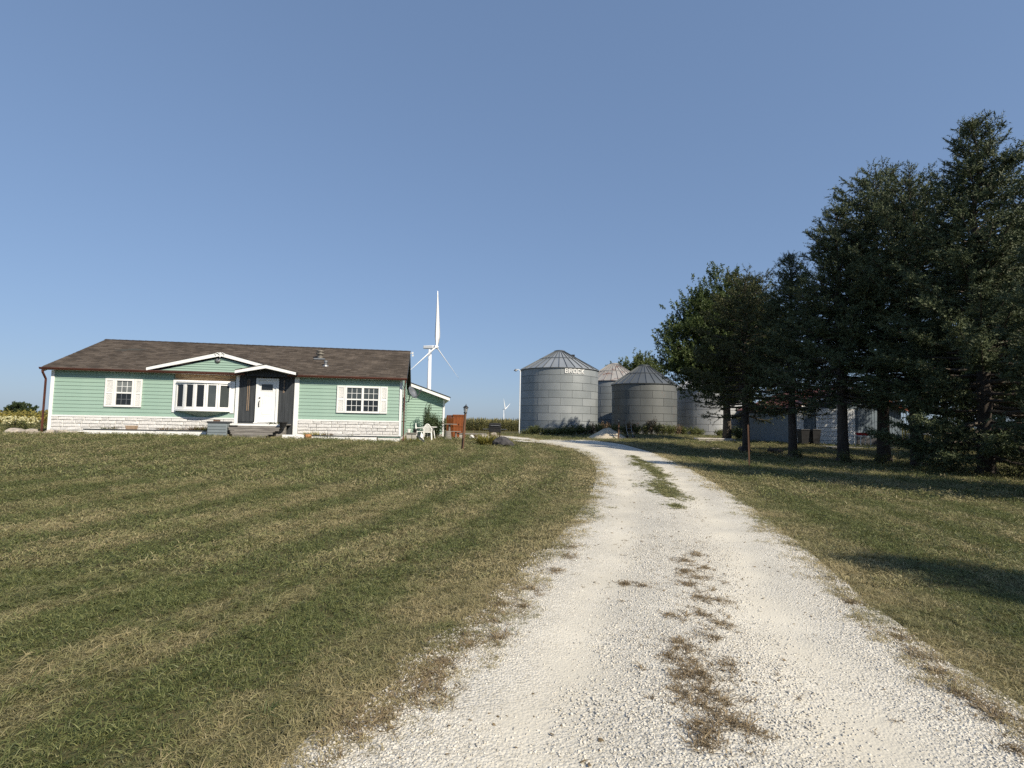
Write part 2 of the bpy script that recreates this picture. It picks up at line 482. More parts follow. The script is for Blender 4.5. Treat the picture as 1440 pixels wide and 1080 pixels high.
def link(name, me, parent=None, bevel=0.0, loc=None, rot=None, scale=None):
    o = bpy.data.objects.new(name, me)
    COL.objects.link(o)
    if parent is not None: o.parent = parent
    if loc is not None: o.location = loc
    if rot is not None: o.rotation_euler = rot
    if scale is not None: o.scale = scale
    if bevel:
        b = o.modifiers.new('bevel', 'BEVEL')
        b.width, b.segments, b.limit_method = bevel, 2, 'ANGLE'
    return o
def thing(name, label, cat, loc=(0, 0, 0), rz=0.0, group=None, me=None):
    o = link(name, me, loc=tuple(map(float, loc)), rot=(0, 0, rz))
    return tag(o, label, cat, group)
def tag(o, label=None, cat=None, group=None, kind=None):
    if label: o['label'] = label
    if cat: o['category'] = cat
    if group: o['group'] = group
    if kind: o['kind'] = kind
    return o
def np_mesh(name, V, Fc, m, shade=None, smooth=False):
    """V (n,3), Fc (k,3|4) arrays; shade: one value per vertex."""
    me = bpy.data.meshes.new(name)
    V = np.ascontiguousarray(V, np.float32); Fc = np.ascontiguousarray(Fc, np.int32)
    k, w = Fc.shape
    me.vertices.add(len(V)); me.vertices.foreach_set('co', V.ravel())
    me.loops.add(k * w); me.loops.foreach_set('vertex_index', Fc.ravel())
    me.polygons.add(k); me.polygons.foreach_set('loop_start', np.arange(0, k * w, w, dtype=np.int32))
    me.polygons.foreach_set('loop_total', np.full(k, w, np.int32))
    if shade is not None:
        a = me.attributes.new('shade', 'FLOAT', 'POINT')
        a.data.foreach_set('value', np.ascontiguousarray(shade, np.float32))
    me.materials.append(m)
    me.update(calc_edges=True)
    if smooth: me.shade_smooth()
    return me
def copy_tree(o, parent=None):
    c = o.copy(); COL.objects.link(c)
    if parent is not None: c.parent = parent
    for ch in list(o.children): copy_tree(ch, c)
    return c

def blades(base, direc, length, width, bend, shade, up=(0, 0, 1)):
    """Narrow pointed blades, two quads-worth of triangles each. All args arrays over blades."""
    n = len(base)
    d = direc / np.linalg.norm(direc, axis=1, keepdims=True)
    s = np.cross(d, np.array(up)[None] + RNG.normal(0, .25, (n, 3)))
    s /= np.linalg.norm(s, axis=1, keepdims=True) + 1e-9
    w = (width * .5)[:, None]; l = length[:, None]; b = bend
    mid = base + d * l * .55 + b * .3
    tip = base + d * l + b
    V = np.stack([base - s * w, base + s * w, mid + s * w * .8, mid - s * w * .8, tip], 1).reshape(-1, 3)
    i = np.arange(n)[:, None] * 5
    T = np.concatenate([i + [0, 1, 2], i + [0, 2, 3], i + [3, 2, 4]], 0)
    return V, T, np.repeat(shade, 5)
def leaf_quads(c, axis, nrm, ln, wd, shade):
    """Leaf shapes (4-point kites) at c along axis."""
    n = len(c)
    axis = axis / (np.linalg.norm(axis, axis=1, keepdims=True) + 1e-9)
    s = np.cross(axis, nrm); s /= np.linalg.norm(s, axis=1, keepdims=True) + 1e-9
    l, w = ln[:, None], wd[:, None] * .5
    V = np.stack([c, c + axis * l * .45 + s * w, c + axis * l, c + axis * l * .45 - s * w], 1).reshape(-1, 3)
    return V, np.arange(4 * n).reshape(n, 4), np.repeat(shade, 4)

# ------------------------------------------------------------------ scatter (geometry nodes) for stuff
def make_scatter(name, pts, rot, scl, idx, tint, sources, kindlabel, cat, base_mat):
    col = bpy.data.collections.new(name + '_sources')
    for o in sources: col.objects.link(o)
    me = bpy.data.meshes.new(name)
    n = len(pts)
    me.vertices.add(n); me.vertices.foreach_set('co', np.ascontiguousarray(pts, np.float32).ravel())
    for nm, ty, arr in (('rot', 'FLOAT_VECTOR', rot), ('scl', 'FLOAT', scl), ('idx', 'INT', idx), ('tint', 'FLOAT', tint)):
        a = me.attributes.new(nm, ty, 'POINT')
        a.data.foreach_set('vector' if ty == 'FLOAT_VECTOR' else 'value', np.ascontiguousarray(arr, np.int32 if ty == 'INT' else np.float32).ravel())
    me.materials.append(base_mat)
    o = link(name, me)
    ng = bpy.data.node_groups.new(name + '_scatter', 'GeometryNodeTree')
    ng.interface.new_socket('Geometry', in_out='INPUT', socket_type='NodeSocketGeometry')
    ng.interface.new_socket('Geometry', in_out='OUTPUT', socket_type='NodeSocketGeometry')
    N, L = ng.nodes, ng.links
    gi, go = N.new('NodeGroupInput'), N.new('NodeGroupOutput')
    ip = N.new('GeometryNodeInstanceOnPoints')
    ci = N.new('GeometryNodeCollectionInfo')
    ci.inputs['Collection'].default_value = col
    ci.inputs['Separate Children'].default_value = True
    ci.inputs['Reset Children'].default_value = True
    def na(nm, ty):
        q = N.new('GeometryNodeInputNamedAttribute'); q.data_type = ty; q.inputs['Name'].default_value = nm
        return q.outputs['Attribute']
    er = N.new('FunctionNodeEulerToRotation')
    L.new(na('rot', 'FLOAT_VECTOR'), er.inputs[0])
    L.new(gi.outputs[0], ip.inputs['Points']); L.new(ci.outputs[0], ip.inputs['Instance'])
    ip.inputs['Pick Instance'].default_value = True
    L.new(na('idx', 'INT'), ip.inputs['Instance Index'])
    L.new(er.outputs[0], ip.inputs['Rotation'])
    L.new(na('scl', 'FLOAT'), ip.inputs['Scale'])
    L.new(ip.outputs[0], go.inputs[0])
    md = o.modifiers.new('scatter', 'NODES'); md.node_group = ng
    return tag(o, kindlabel, cat, kind='stuff')
def src(name, me):
    return bpy.data.objects.new(name, me)

# ================================================================== SETTING
# ------------------------------------------------------------------ ground sheet
def _axis(lo, hi, step, far, grow):
    c = list(np.arange(lo, hi + 1e-6, step))
    s, x = step, hi
    while x < far:
        s *= grow; x += s; c.append(x)
    s, x = step, lo
    while x > -far:
        s *= grow; x -= s; c.insert(0, x)
    return np.array(c)
gx, gy = _axis(-30, 30, .6, 4200, 1.12), _axis(-14, 66, .6, 4200, 1.12)
GX, GY = np.meshgrid(gx, gy)
GZ = gz(GX, GY)
nx, ny = len(gx), len(gy)
ii = (np.arange(ny - 1)[:, None] * nx + np.arange(nx - 1)[None]).ravel()
link('ground', np_mesh('ground', np.stack([GX.ravel(), GY.ravel(), GZ.ravel()], 1),
     np.stack([ii, ii + 1, ii + nx + 1, ii + nx], 1), M['ground'], smooth=True))
bpy.data.objects['ground']['kind'] = 'structure'

# ------------------------------------------------------------------ driveway
_px = [(1080, 470, 1490), (1000, 568, 1385), (900, 668, 1250), (830, 735, 1168), (780, 788, 1118), (740, 818, 1072), (715, 834, 1043),
       (690, 845, 1008), (672, 848, 982), (657, 845, 955), (645, 836, 931), (635, 818, 905), (628, 795, 880), (623, 765, 852), (619.5, 728, 812)]
_L = [on_ground(l, y) for y, l, r in _px]
_R = [on_ground(r, y) for y, l, r in _px]
def _ext(a, b, t): return a + (a - b) * t
_dirb = np.array([-.10, -1.0, 0])
_L = [_L[0] + _dirb * k for k in (14, 9, 5, 2.2)] + _L
_R = [_R[0] + _dirb * k for k in (14, 9, 5, 2.2)] + _R
_e = (_L[-1] - _L[-3]); _e /= np.linalg.norm(_e)
_mid = .5 * (_L[-1] + _R[-1])
for k in (5, 11, 18):
    _nrm = np.array([-_e[1], _e[0], 0])
    _L.append(_mid + _e * k - _nrm * -(-1.5)); _R.append(_mid + _e * k - _nrm * 1.5 * -1)
def _resample(P, n):
    P = np.array(P)[:, :2]
    # smooth parametric (Catmull-Rom) through the stations
    out = []
    m = len(P)
    for i in range(m - 1):
        p0, p1, p2, p3 = P[max(i - 1, 0)], P[i], P[i + 1], P[min(i + 2, m - 1)]
        for t in np.linspace(0, 1, n, endpoint=False):
            out.append(.5 * ((2 * p1) + (-p0 + p2) * t + (2 * p0 - 5 * p1 + 4 * p2 - p3) * t * t + (-p0 + 3 * p1 - 3 * p2 + p3) * t ** 3))
    out.append(P[-1])
    return np.array(out)
RL, RR = _resample(_L, 12), _resample(_R, 12)
RC = .5 * (RL + RR)
RW = np.linalg.norm(RR - RL, axis=1)
def road_uv(x, y):
    """(signed distance outside the drive edge, across -1..1, station) of points; negative distance = on the drive."""
    x, y = np.asarray(x, float).ravel(), np.asarray(y, float).ravel()
    sd, ac, st = np.zeros(len(x)), np.zeros(len(x)), np.zeros(len(x), int)
    tan = np.gradient(RC, axis=0); tan /= np.linalg.norm(tan, axis=1, keepdims=True)
    for i in range(0, len(x), 20000):
        dx, dy = x[i:i + 20000, None] - RC[None, :, 0], y[i:i + 20000, None] - RC[None, :, 1]
        k = np.argmin(dx * dx + dy * dy, axis=1)
        a = np.arange(len(k))
        dd = np.hypot(dx[a, k], dy[a, k])
        cr = tan[k, 0] * dy[a, k] - tan[k, 1] * dx[a, k]     # >0: left of the drive
        acr = -cr / (RW[k] * .5)
        sd[i:i + 20000] = dd - RW[k] * .5
        ac[i:i + 20000] = np.where(np.abs(acr) > 1, acr, acr)
        st[i:i + 20000] = k
    return sd, ac, st
ns, na_ = len(RC), 22
T = np.linspace(-1.14, 1.14, na_)
RX = RC[:, None, :] + (RR - RC)[:, None, :] * T[None, :, None]
rx, ry = RX[..., 0].ravel(), RX[..., 1].ravel()
TT = np.broadcast_to(T[None], (ns, na_)).ravel()
rut = np.exp(-((np.abs(TT) - .50) / .20) ** 2)
def road_lift(x, y, t):
    return .045 - .02 * np.exp(-((np.abs(t) - .50) / .20) ** 2) + .010 * np.exp(-(t / .2) ** 2) + (fbm(x * 1.5, y * 1.5, 5) - .5) * .03 - .14 * np.clip(np.abs(t) - 1.0, 0, 1)
def drive_z(x, y):
    sd, ac, st = road_uv(x, y)
    return gz(x, y) + np.where(sd < .3, road_lift(x, y, np.clip(ac, -1.14, 1.14)), 0)
rz = gz(rx, ry) + road_lift(rx, ry, TT)
ii = (np.arange(ns - 1)[:, None] * na_ + np.arange(na_ - 1)[None]).ravel()
me = np_mesh('driveway', np.stack([rx, ry, rz], 1), np.stack([ii, ii + 1, ii + na_ + 1, ii + na_], 1), M['gravel'], smooth=True)
a = me.attributes.new('rut', 'FLOAT', 'POINT'); a.data.foreach_set('value', rut.astype(np.float32))
tag(link('driveway', me), kind='structure')
if __name__ == '__main__' and 0:
    print(RC, RW)

# ------------------------------------------------------------------ lawn grass
def tuft(seed, n, rad, h, w, lean=.5, droop=.35):
    g = np.random.default_rng(seed)
    a, r = g.uniform(0, 6.283, n), rad * np.sqrt(g.uniform(0, 1, n))
    base = np.stack([r * np.cos(a), r * np.sin(a), np.full(n, -.008)], 1)
    b = g.uniform(0, 6.283, n); t = g.uniform(.05, 1, n) * lean
    d = np.stack([np.cos(b) * t, np.sin(b) * t, np.ones(n)], 1)
    ln = h * g.uniform(.45, 1.15, n)
    bend = np.stack([np.cos(b), np.sin(b), -np.ones(n) * .6], 1) * (ln * droop * g.uniform(.2, 1.3, n))[:, None]
    return blades(base, d, ln, w * g.uniform(.6, 1.3, n), bend, g.uniform(0, 1, n) ** 1.4)
def tuft_src(nm, m, *a, **k):
    V, Tr, S = tuft(*a, **k)
    return src(nm, np_mesh(nm, V, Tr, m, S))
near_src = [tuft_src('a_tuft_%d' % i, M['grass'], 10 + i, 48, .085, .045, .0036, lean=1.7, droop=1.0) for i in range(5)]
mid_src = [tuft_src('b_tuft_%d' % i, M['grass'], 30 + i, 46, .17, .05, .007, lean=1.5, droop=.9) for i in range(4)]
far_src = [tuft_src('c_tuft_%d' % i, M['grass'], 40 + i, 48, .33, .062, .015, lean=1.3, droop=.8) for i in range(4)]
weed_src = [tuft_src('d_tuft_%d' % i, M['grass'], 50 + i, 16, .05, .13, .011, lean=1.3, droop=.8) for i in range(3)]
def in_view(x, y, pad=1.08):
    return (np.abs(x) < (y * .95 * pad + 2.6)) & (y > -1)
HOUSE_KEEP = []      # rectangles kept free of lawn are filled in below (local frame of the house)
def lawn_points(y0, y1, dens, seed):
    g = np.random.default_rng(seed)
    w = y1 * 1.03 + 2.8
    n = int(dens * 2 * w * (y1 - y0))
    x, y = g.uniform(-w, w, n), g.uniform(y0, y1, n)
    k = in_view(x, y)
    x, y = x[k], y[k]
    sd, ac, st = road_uv(x, y)
    rag = (fbm(x * 2.2, y * 2.2, 11) - .5) * 1.0 + (vnoise(x * 7, y * 7, 3) - .5) * .35
    edge = sd + rag * .80 + .30
    pr = np.clip(edge / .40, 0, 1)
    keep = g.uniform(0, 1, len(x)) < pr
    return x[keep], y[keep], sd[keep], ac[keep], g
all_p, all_r, all_s, all_i, all_t = [], [], [], [], []
def add_zone(y0, y1, dens, seed, i0, ni, s0, s1):
    x, y, sd, ac, g = lawn_points(y0, y1, dens, seed)
    n = len(x)
    patch = fbm(x * .35, y * .35, 21)
    patch2 = fbm(x * 1.3, y * 1.3, 31)
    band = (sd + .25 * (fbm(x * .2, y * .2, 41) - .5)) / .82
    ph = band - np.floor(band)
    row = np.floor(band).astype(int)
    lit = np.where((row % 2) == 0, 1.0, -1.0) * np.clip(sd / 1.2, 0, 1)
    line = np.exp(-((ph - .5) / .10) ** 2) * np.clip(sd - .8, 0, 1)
    tint = .30 - .20 * np.exp(-y / 6) + .7 * (patch - .5) + .8 * (patch2 - .5) + .55 * (fbm(x * 4.5, y * 4.5, 35) - .5) + .23 * lit - .42 * line + .60 * np.exp(-np.clip(sd, 0, 9) / .50) * (.45 + patch2)  # stripe terms put the light and dark of leaning blades into the colour
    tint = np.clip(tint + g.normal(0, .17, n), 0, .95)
    # mowing lays the blades over, one way and back
    yaw = g.uniform(0, 6.283, n)
    tilt = .28 * lit
    rx_, ry_ = tilt + g.normal(0, .12, n), g.normal(0, .12, n)
    all_p.append(np.stack([x, y, np.where(sd < .3, drive_z(x, y), gz(x, y))], 1)); all_r.append(np.stack([rx_, ry_, yaw], 1))
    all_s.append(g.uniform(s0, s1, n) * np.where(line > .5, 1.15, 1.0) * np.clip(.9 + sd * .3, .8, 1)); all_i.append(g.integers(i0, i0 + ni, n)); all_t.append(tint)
add_zone(.4, 5.5, 470, 1, 0, 5, .8, 1.25)
add_zone(5.5, 12, 170, 2, 5, 4, .75, 1.15)
add_zone(12, 28, 40, 3, 9, 4, .7, 1.05)
add_zone(28, 62, 11, 4, 9, 4, .9, 1.4)
# broad darker grass clumps in the near lawn
g = np.random.default_rng(77)
x, y = g.uniform(-14, 9, 620), g.uniform(1.2, 14, 620)
sd, ac, st = road_uv(x, y)
k = in_view(x, y) & (sd > .5) & (fbm(x * .8, y * .8, 61) > .47)
x, y = x[k], y[k]
all_p.append(np.stack([x, y, gz(x, y)], 1)); all_r.append(np.stack([g.normal(0, .1, len(x)), g.normal(0, .1, len(x)), g.uniform(0, 6.28, len(x))], 1))
all_s.append(g.uniform(.5, 1.0, len(x))); all_i.append(g.integers(13, 16, len(x))); all_t.append(np.zeros(len(x)))
GP = np.concatenate(all_p)
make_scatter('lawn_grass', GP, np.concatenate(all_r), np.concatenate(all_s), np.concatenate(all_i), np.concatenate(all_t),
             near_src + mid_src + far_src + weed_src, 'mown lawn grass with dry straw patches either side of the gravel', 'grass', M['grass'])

# ------------------------------------------------------------------ dead grass growing in the drive
def road_point(py, px): return on_ground(px, py)
clumps = [(652, 905, .42), (660, 915, .5), (668, 925, .5), (690, 933, .55), (697, 938, .45), (716, 950, .22), (655, 898, .4), (644, 891, .35), (649, 898, .35), (657, 907, .35), (664, 917, .35), (673, 926, .3), (680, 930, .3), (686, 932, .3), (694, 936, .3), (702, 942, .2),
          (786, 975, .16), (797, 965, .22), (806, 990, .15), (812, 962, .25), (820, 985, .25), (830, 968, .22), (846, 985, .20), (852, 1012, .16),
          (875, 945, .13), (872, 985, .22), (885, 1010, .18), (908, 1000, .12), (915, 955, .12), (925, 962, .22), (935, 945, .20), (955, 970, .20), (948, 1025, .18), (960, 985, .15), (966, 960, .15),
          (990, 960, .20), (985, 990, .18), (1000, 1020, .18), (1010, 1000, .14), (1030, 1030, .10), (1045, 1000, .20), (1035, 985, .16), (1062, 990, .14), (1040, 1055, .14), (830, 905, .14), (826, 880, .10),
          (855, 705, .30), (880, 690, .22), (915, 660, .25), (905, 700, .2), (940, 620, .28), (960, 600, .25), (990, 580, .25), (975, 615, .2), (1020, 540, .22), (1035, 500, .25), (835, 750, .25), (860, 735, .16), (790, 800, .2), (810, 780, .2),
          (855, 1195, .14), (905, 1262, .16), (935, 1300, .15), (985, 1350, .14), (1005, 1375, .16), (1020, 1400, .18), (1068, 1430, .12), (775, 800, .2), (955, 1320, .1)]
g = np.random.default_rng(91)
P_, S_, PG_ = [], [], []
for py, px, r in clumps:
    c = on_ground(px, py)
    r = r * (1.1 if py < 720 else .92)
    n = int(16 + 100 * r * r * 4)
    a, q = g.uniform(0, 6.283, n), np.abs(g.normal(0, .55, n))
    x, y = c[0] + r * q * np.cos(a) * (.75 if py < 712 else 1), c[1] + r * q * np.sin(a) * (2.6 if py < 712 else 1.25)
    if py < 725:
        PG_.append(np.stack([x, y, drive_z(x, y)], 1)); continue
    P_.append(np.stack([x, y, drive_z(x, y)], 1)); S_.append(g.uniform(.5, 1.05, n))
# strays over the whole drive
x, y = g.uniform(-3, 5, 2600), g.uniform(1.5, 24, 2600)
sd, ac, st = road_uv(x, y)
k = (sd < 0) & (fbm(x * 1.4, y * 1.4, 71) + .22 * np.exp(-(ac / .25) ** 2) > .66)
P_.append(np.stack([x[k], y[k], drive_z(x[k], y[k])], 1)); S_.append(g.uniform(.35, .7, k.sum()))
P_ = np.concatenate(P_); S_ = np.concatenate(S_); n = len(P_)
dry_src = [tuft_src('dry_tuft_%d' % i, M['drygrass'], 70 + i, 16, .036, .062, .0055, lean=1.8, droop=1.0) for i in range(4)]
make_scatter('dead_grass', P_, np.stack([g.normal(0, .2, n), g.normal(0, .2, n), g.uniform(0, 6.28, n)], 1), S_, g.integers(0, 4, n), np.zeros(n), dry_src,
             'brown dead grass tufts growing down the middle of the gravel drive', 'dead grass', M['drygrass'])

PG_ = np.concatenate(PG_); n = len(PG_)
strip_src = [tuft_src('strip_tuft_%d' % i, M['grass'], 90 + i, 26, .08, .08, .010, lean=1.4, droop=.9) for i in range(3)]
make_scatter('drive_grass', PG_, np.stack([g.normal(0, .2, n), g.normal(0, .2, n), g.uniform(0, 6.28, n)], 1), g.uniform(.6, 1.1, n), g.integers(0, 3, n), g.uniform(0, .5, n), strip_src,
             'green grass strip growing between the wheel tracks far down the drive', 'grass', M['grass'])

# ------------------------------------------------------------------ loose stone on the drive
def pebble_src(nm, seed):
    g = np.random.default_rng(seed)
    b = np.array([(-1, -1, -1), (1, -1, -1), (1, 1, -1), (-1, 1, -1), (-1, -1, 1), (1, -1, 1), (1, 1, 1), (-1, 1, 1)], float) * .5
    b *= np.array([1.0, .75, .55]); b += g.normal(0, .12, b.shape)
    b[4:] *= g.uniform(.55, .85)
    Fq = np.array([(0, 3, 2, 1), (4, 5, 6, 7), (0, 1, 5, 4), (1, 2, 6, 5), (2, 3, 7, 6), (3, 0, 4, 7)])
    return src(nm, np_mesh(nm, b, Fq, M['pebble'], g.uniform(0, 1, 8)))
peb = [pebble_src('chip_%d' % i, 200 + i) for i in range(6)]
PP, PS = [], []
for y0, y1, dens, s0, s1 in ((1.2, 4.2, 4200, .005, .017), (4.2, 8, 1500, .008, .018), (8, 16, 200, .012, .022)):
    n = int(dens * 9 * (y1 - y0))
    x, y = g.uniform(-3.5, 5.5, n), g.uniform(y0, y1, n)
    sd, ac, st = road_uv(x, y)
    rt = np.exp(-((np.abs(ac) - .5) / .2) ** 2)
    k = in_view(x, y) & (sd < .10 + .3 * (vnoise(x * 3, y * 3, 9) - .5)) & (g.uniform(0, 1, n) < (1 - .75 * rt) * (.35 + .9 * fbm(x * .9, y * .9, 8)))
    x, y = x[k], y[k]
    PP.append(np.stack([x, y, drive_z(x, y) + .002], 1)); PS.append(s0 + (s1 - s0) * g.uniform(0, 1, len(x)) ** 2)
PP = np.concatenate(PP); PS = np.concatenate(PS); n = len(PP)
make_scatter('loose_gravel', PP, np.stack([g.normal(0, .3, n), g.normal(0, .3, n), g.uniform(0, 6.28, n)], 1), PS, g.integers(0, 6, n), g.uniform(0, 1, n) ** 3, peb,
             'loose pale limestone chips lying on the drive', 'gravel', M['pebble'])
# dark fallen leaves and crumbs of soil on the drive
def crumb_src(nm, seed):
    g = np.random.default_rng(seed); n = 9
    a = np.sort(g.uniform(0, 6.283, n)); r = g.uniform(.35, 1, n)
    V = np.stack([r * np.cos(a), r * np.sin(a) * .6, g.uniform(0, .25, n)], 1)
    V = np.concatenate([V, [[0, 0, .35]]]) * .5
    return src(nm, np_mesh(nm, V, np.array([(i, (i + 1) % n, n) for i in range(n)]), M['drygrass'], g.uniform(0, .3, n + 1)))
crumbs = [crumb_src('crumb_%d' % i, 300 + i) for i in range(4)]
x, y = g.uniform(-3, 5, 3600), 1.6 + 16 * g.uniform(0, 1, 3600) ** 1.5
sd, ac, st = road_uv(x, y)
k = (sd < -.1) & (fbm(x * 1.1, y * 1.1, 83) + .12 * np.exp(-((ac + .25) / .4) ** 2) > .53)
x, y = x[k], y[k]; n = len(x)
make_scatter('fallen_leaves', np.stack([x, y, drive_z(x, y) + .004], 1), np.stack([g.normal(0, .2, n), g.normal(0, .2, n), g.uniform(0, 6.28, n)], 1),
             .015 + .045 * g.uniform(0, 1, n) ** 2.5, g.integers(0, 4, n), np.zeros(n), crumbs, 'small dark fallen leaves and soil crumbs on the gravel', 'leaves', M['drygrass'])

# ================================================================== HOUSE
_A, _B = at(68, 604, 23.15), at(563, 613, 25.5)
HX = _B - _A; HX[2] = 0
HLEN = float(np.linalg.norm(HX)); HX /= HLEN
HTH = math.atan2(HX[1], HX[0])
HY = np.array([-HX[1], HX[0], 0])
HO = np.array([_A[0], _A[1], .5 * (_A[2] + _B[2])])
def fac(px, py, yo=0.0):
    """Where the sight line through a photo pixel meets the facade plane (local x, z)."""
    d = ray(px, py)
    t = ((HO + HY * yo - EYE) @ HY) / (d @ HY)
    p = EYE + d * t - HO
    return float(p @ HX), float(p[2])
def hw(x, y, z=0.0):
    return HO + HX * x + HY * y + np.array([0, 0, z])
HD = 8.5                                   # depth of the house
house = thing('ranch_house', 'long mint green ranch house with brown shingle roof and white trim', 'house', HO, HTH)
EAVE = .5 * (fac(75, 521)[1] + fac(560, 535)[1])        # underside of the eaves
BELT = .5 * (fac(75, 582)[1] + fac(560, 597)[1])
RIDGE = fac(137, 477, HD / 2)[1]
OH = .24                                    # eave overhang
SLOPE = (RIDGE - EAVE - .12) / (HD / 2 + OH)
xTL, xTR = 0.0, HLEN
print('HOUSE len %.2f th %.1f eave %.2f belt %.2f ridge %.2f slope %.2f z0 %.2f ground %.2f %.2f' % (HLEN, math.degrees(HTH), EAVE, BELT, RIDGE, SLOPE, HO[2], gz(*hw(0, -.3)[:2]), gz(*hw(HLEN, -.3)[:2])), _A[2], _B[2])

# ---- walls (core shell behind the boards) and foundation
mb = MB()
mb.box(.02, HLEN - .02, .02, HD - .02, -.12, EAVE + .02)
wall = mb.build('wall', M['mint'], house)
MB().prism([(.02, EAVE), (HD - .02, EAVE), (HD / 2, RIDGE - .18)], 0, .04)
for gxp in (.03, HLEN - .07):
    gb = MB()
    gb.hexa([(gxp, .03, EAVE + .021), (gxp + .04, .03, EAVE + .021), (gxp + .04, HD - .03, EAVE + .021), (gxp, HD - .03, EAVE + .021),
             (gxp, HD / 2 - .02, RIDGE - .2), (gxp + .04, HD / 2 - .02, RIDGE - .2), (gxp + .04, HD / 2 + .02, RIDGE - .2), (gxp, HD / 2 + .02, RIDGE - .2)])
    gb.build('gable_end', M['mint'], house)
MB().box(.05, HLEN - .05, .05, HD - .05, -1.1, -.125).build('foundation', M['white'], house)

def siding(parent, x0, x1, z0, z1, m=M['mint'], pitch=.165, y=0.0):
    n = max(1, round((z1 - z0) / pitch)); p = (z1 - z0) / n
    me = None
    for k in range(n):
        if me is None:
            b = MB(); b.hexa([(0, -.024, 0), (x1 - x0, -.024, 0), (x1 - x0, .015, 0), (0, .015, 0),
                              (0, -.004, p + .01), (x1 - x0, -.004, p + .01), (x1 - x0, .015, p + .01), (0, .015, p + .01)])
            me = b.mesh('siding_board', m)
        link('siding_board', me, parent, loc=(x0, y, z0 + k * p))
bayL, bayR = fac(243, 560)[0], fac(330, 560)[0]
darkL, darkR = fac(335.5, 570)[0], fac(413.5, 570)[0]
trmR = fac(420, 570)[0]
BELT_T = BELT + .07
siding(wall, .10, bayL, BELT_T, EAVE)
siding(wall, bayL, darkL - .14, BELT_T, fac(290, 580)[1] + .02)
siding(wall, trmR, HLEN - .09, BELT_T, EAVE)
# right end wall boards, seen edge-on
gw = MB()
rw = gw.build('end_wall', M['mint'], house) if False else link('end_wall', MB().box(HLEN - .02, HLEN - .004, .1, HD - .1, BELT_T, EAVE).mesh('end_wall', M['mint']), house)
n = round((EAVE - BELT_T) / .165)
b = MB(); p = (EAVE - BELT_T) / n
b.hexa([(0, .1, 0), (.024, .1, 0), (.024, HD - .1, 0), (0, HD - .1, 0), (0, .1, p + .01), (.006, .1, p + .01), (.006, HD - .1, p + .01), (0, HD - .1, p + .01)])
sb = b.mesh('siding_board', M['mint'])
for k in range(n): link('siding_board', sb, rw, loc=(HLEN - .004, 0, BELT_T + k * p))

# ---- stone veneer band: single stones in front of a mortar bed
def stone_mesh(w, h, seed):
    g = np.random.default_rng(seed)
    b = MB(); j = lambda s: float(g.uniform(-s, s))
    i = .018
    b.hexa([(0, .0, 0), (w, .0, 0), (w, .03, 0), (0, .03, 0), (0, .0, h), (w, .0, h), (w, .03, h), (0, .03, h)])
    v = [(i + j(.01), -.03 + j(.014), i + j(.008)), (w - i + j(.01), -.03 + j(.014), i + j(.008)), (w - i + j(.01), -.035 + j(.014), h - i + j(.008)), (i + j(.01), -.03 + j(.014), h - i + j(.008))]
    n = len(b.v); b.v += v
    b.f = [f for f in b.f if set(f) != {0, 1, 5, 4}]
    b.f += [(n, n + 1, n + 2, n + 3), (0, 1, n + 1, n), (1, 5, n + 2, n + 1), (5, 4, n + 3, n + 2), (4, 0, n, n + 3)]
    return b.mesh('stone', M['stone'])
def stone_band(x0, x1, z0, z1, rows=4):
    bed = MB().box(x0, x1, -.012, .015, z0, z1).build('stone_band', M['mortar'], house)
    hh = (z1 - z0) / rows
    g = random.Random(int(x0 * 10))
    pool = {}
    for r_ in range(rows):
        x = x0
        while x < x1 - .06:
            w = g.choice((.26, .36, .46, .56, .66))
            w = min(w, x1 - x)
            if x1 - (x + w) < .15: w = x1 - x
            key = (round(w, 2), g.randint(0, 2))
            if key not in pool: pool[key] = stone_mesh(w - .014, hh - .014, int(w * 100) * 7 + key[1])
            link('stone', pool[key], bed, loc=(x + .007, -.012 - g.uniform(0, .014), z0 + r_ * hh + .007))
            x += w
stone_band(.10, darkL - .14, .0, BELT)
stone_band(trmR, HLEN - .09, .0, BELT)
for a_, b_ in ((.10, darkL - .14), (trmR, HLEN - .09)):
    MB().box(a_, b_, -.055, .01, BELT, BELT_T - .003).build('belt_trim', M['white'], house)
    MB().box(a_, b_, -.04, .01, -.05, -.003).build('base_trim', M['white'], house)
# ---- corner and upright trim
for a_, b_, z0_, y_ in ((-.03, .10, -.05, -.05), (HLEN - .09, HLEN + .025, -.05, -.05), (darkL - .14, darkL, .0, -.06), (darkR, trmR, -.1, -.06)):
    MB().box(a_, b_, y_, .03, z0_, EAVE - .002).build('corner_trim', M['white2'], house, bevel=.006)
MB().box(HLEN + .003, HLEN + .028, .033, .14, -.05, EAVE - .002).build('corner_trim', M['white2'], house)

# ---- main roof
RLx, RRx = -.30, HLEN + .22
ZE = EAVE + .12                            # roof plane height at the eave edge
def zroof(y): return ZE + SLOPE * (y + OH)
rb = MB()
rb.hexa([(RLx, -OH, ZE - .05), (RRx, -OH, ZE - .05), (RRx, HD / 2, RIDGE - .05), (RLx, HD / 2, RIDGE - .05),
         (RLx, -OH, ZE - .012), (RRx, -OH, ZE - .012), (RRx, HD / 2, RIDGE - .012), (RLx, HD / 2, RIDGE - .012)])
rb.hexa([(RLx, HD / 2, RIDGE - .05), (RRx, HD / 2, RIDGE - .05), (RRx, HD + OH, ZE - .05), (RLx, HD + OH, ZE - .05),
         (RLx, HD / 2, RIDGE), (RRx, HD / 2, RIDGE), (RRx, HD + OH, ZE), (RLx, HD + OH, ZE)])
roof = rb.build('roof', M['shingle'], house)
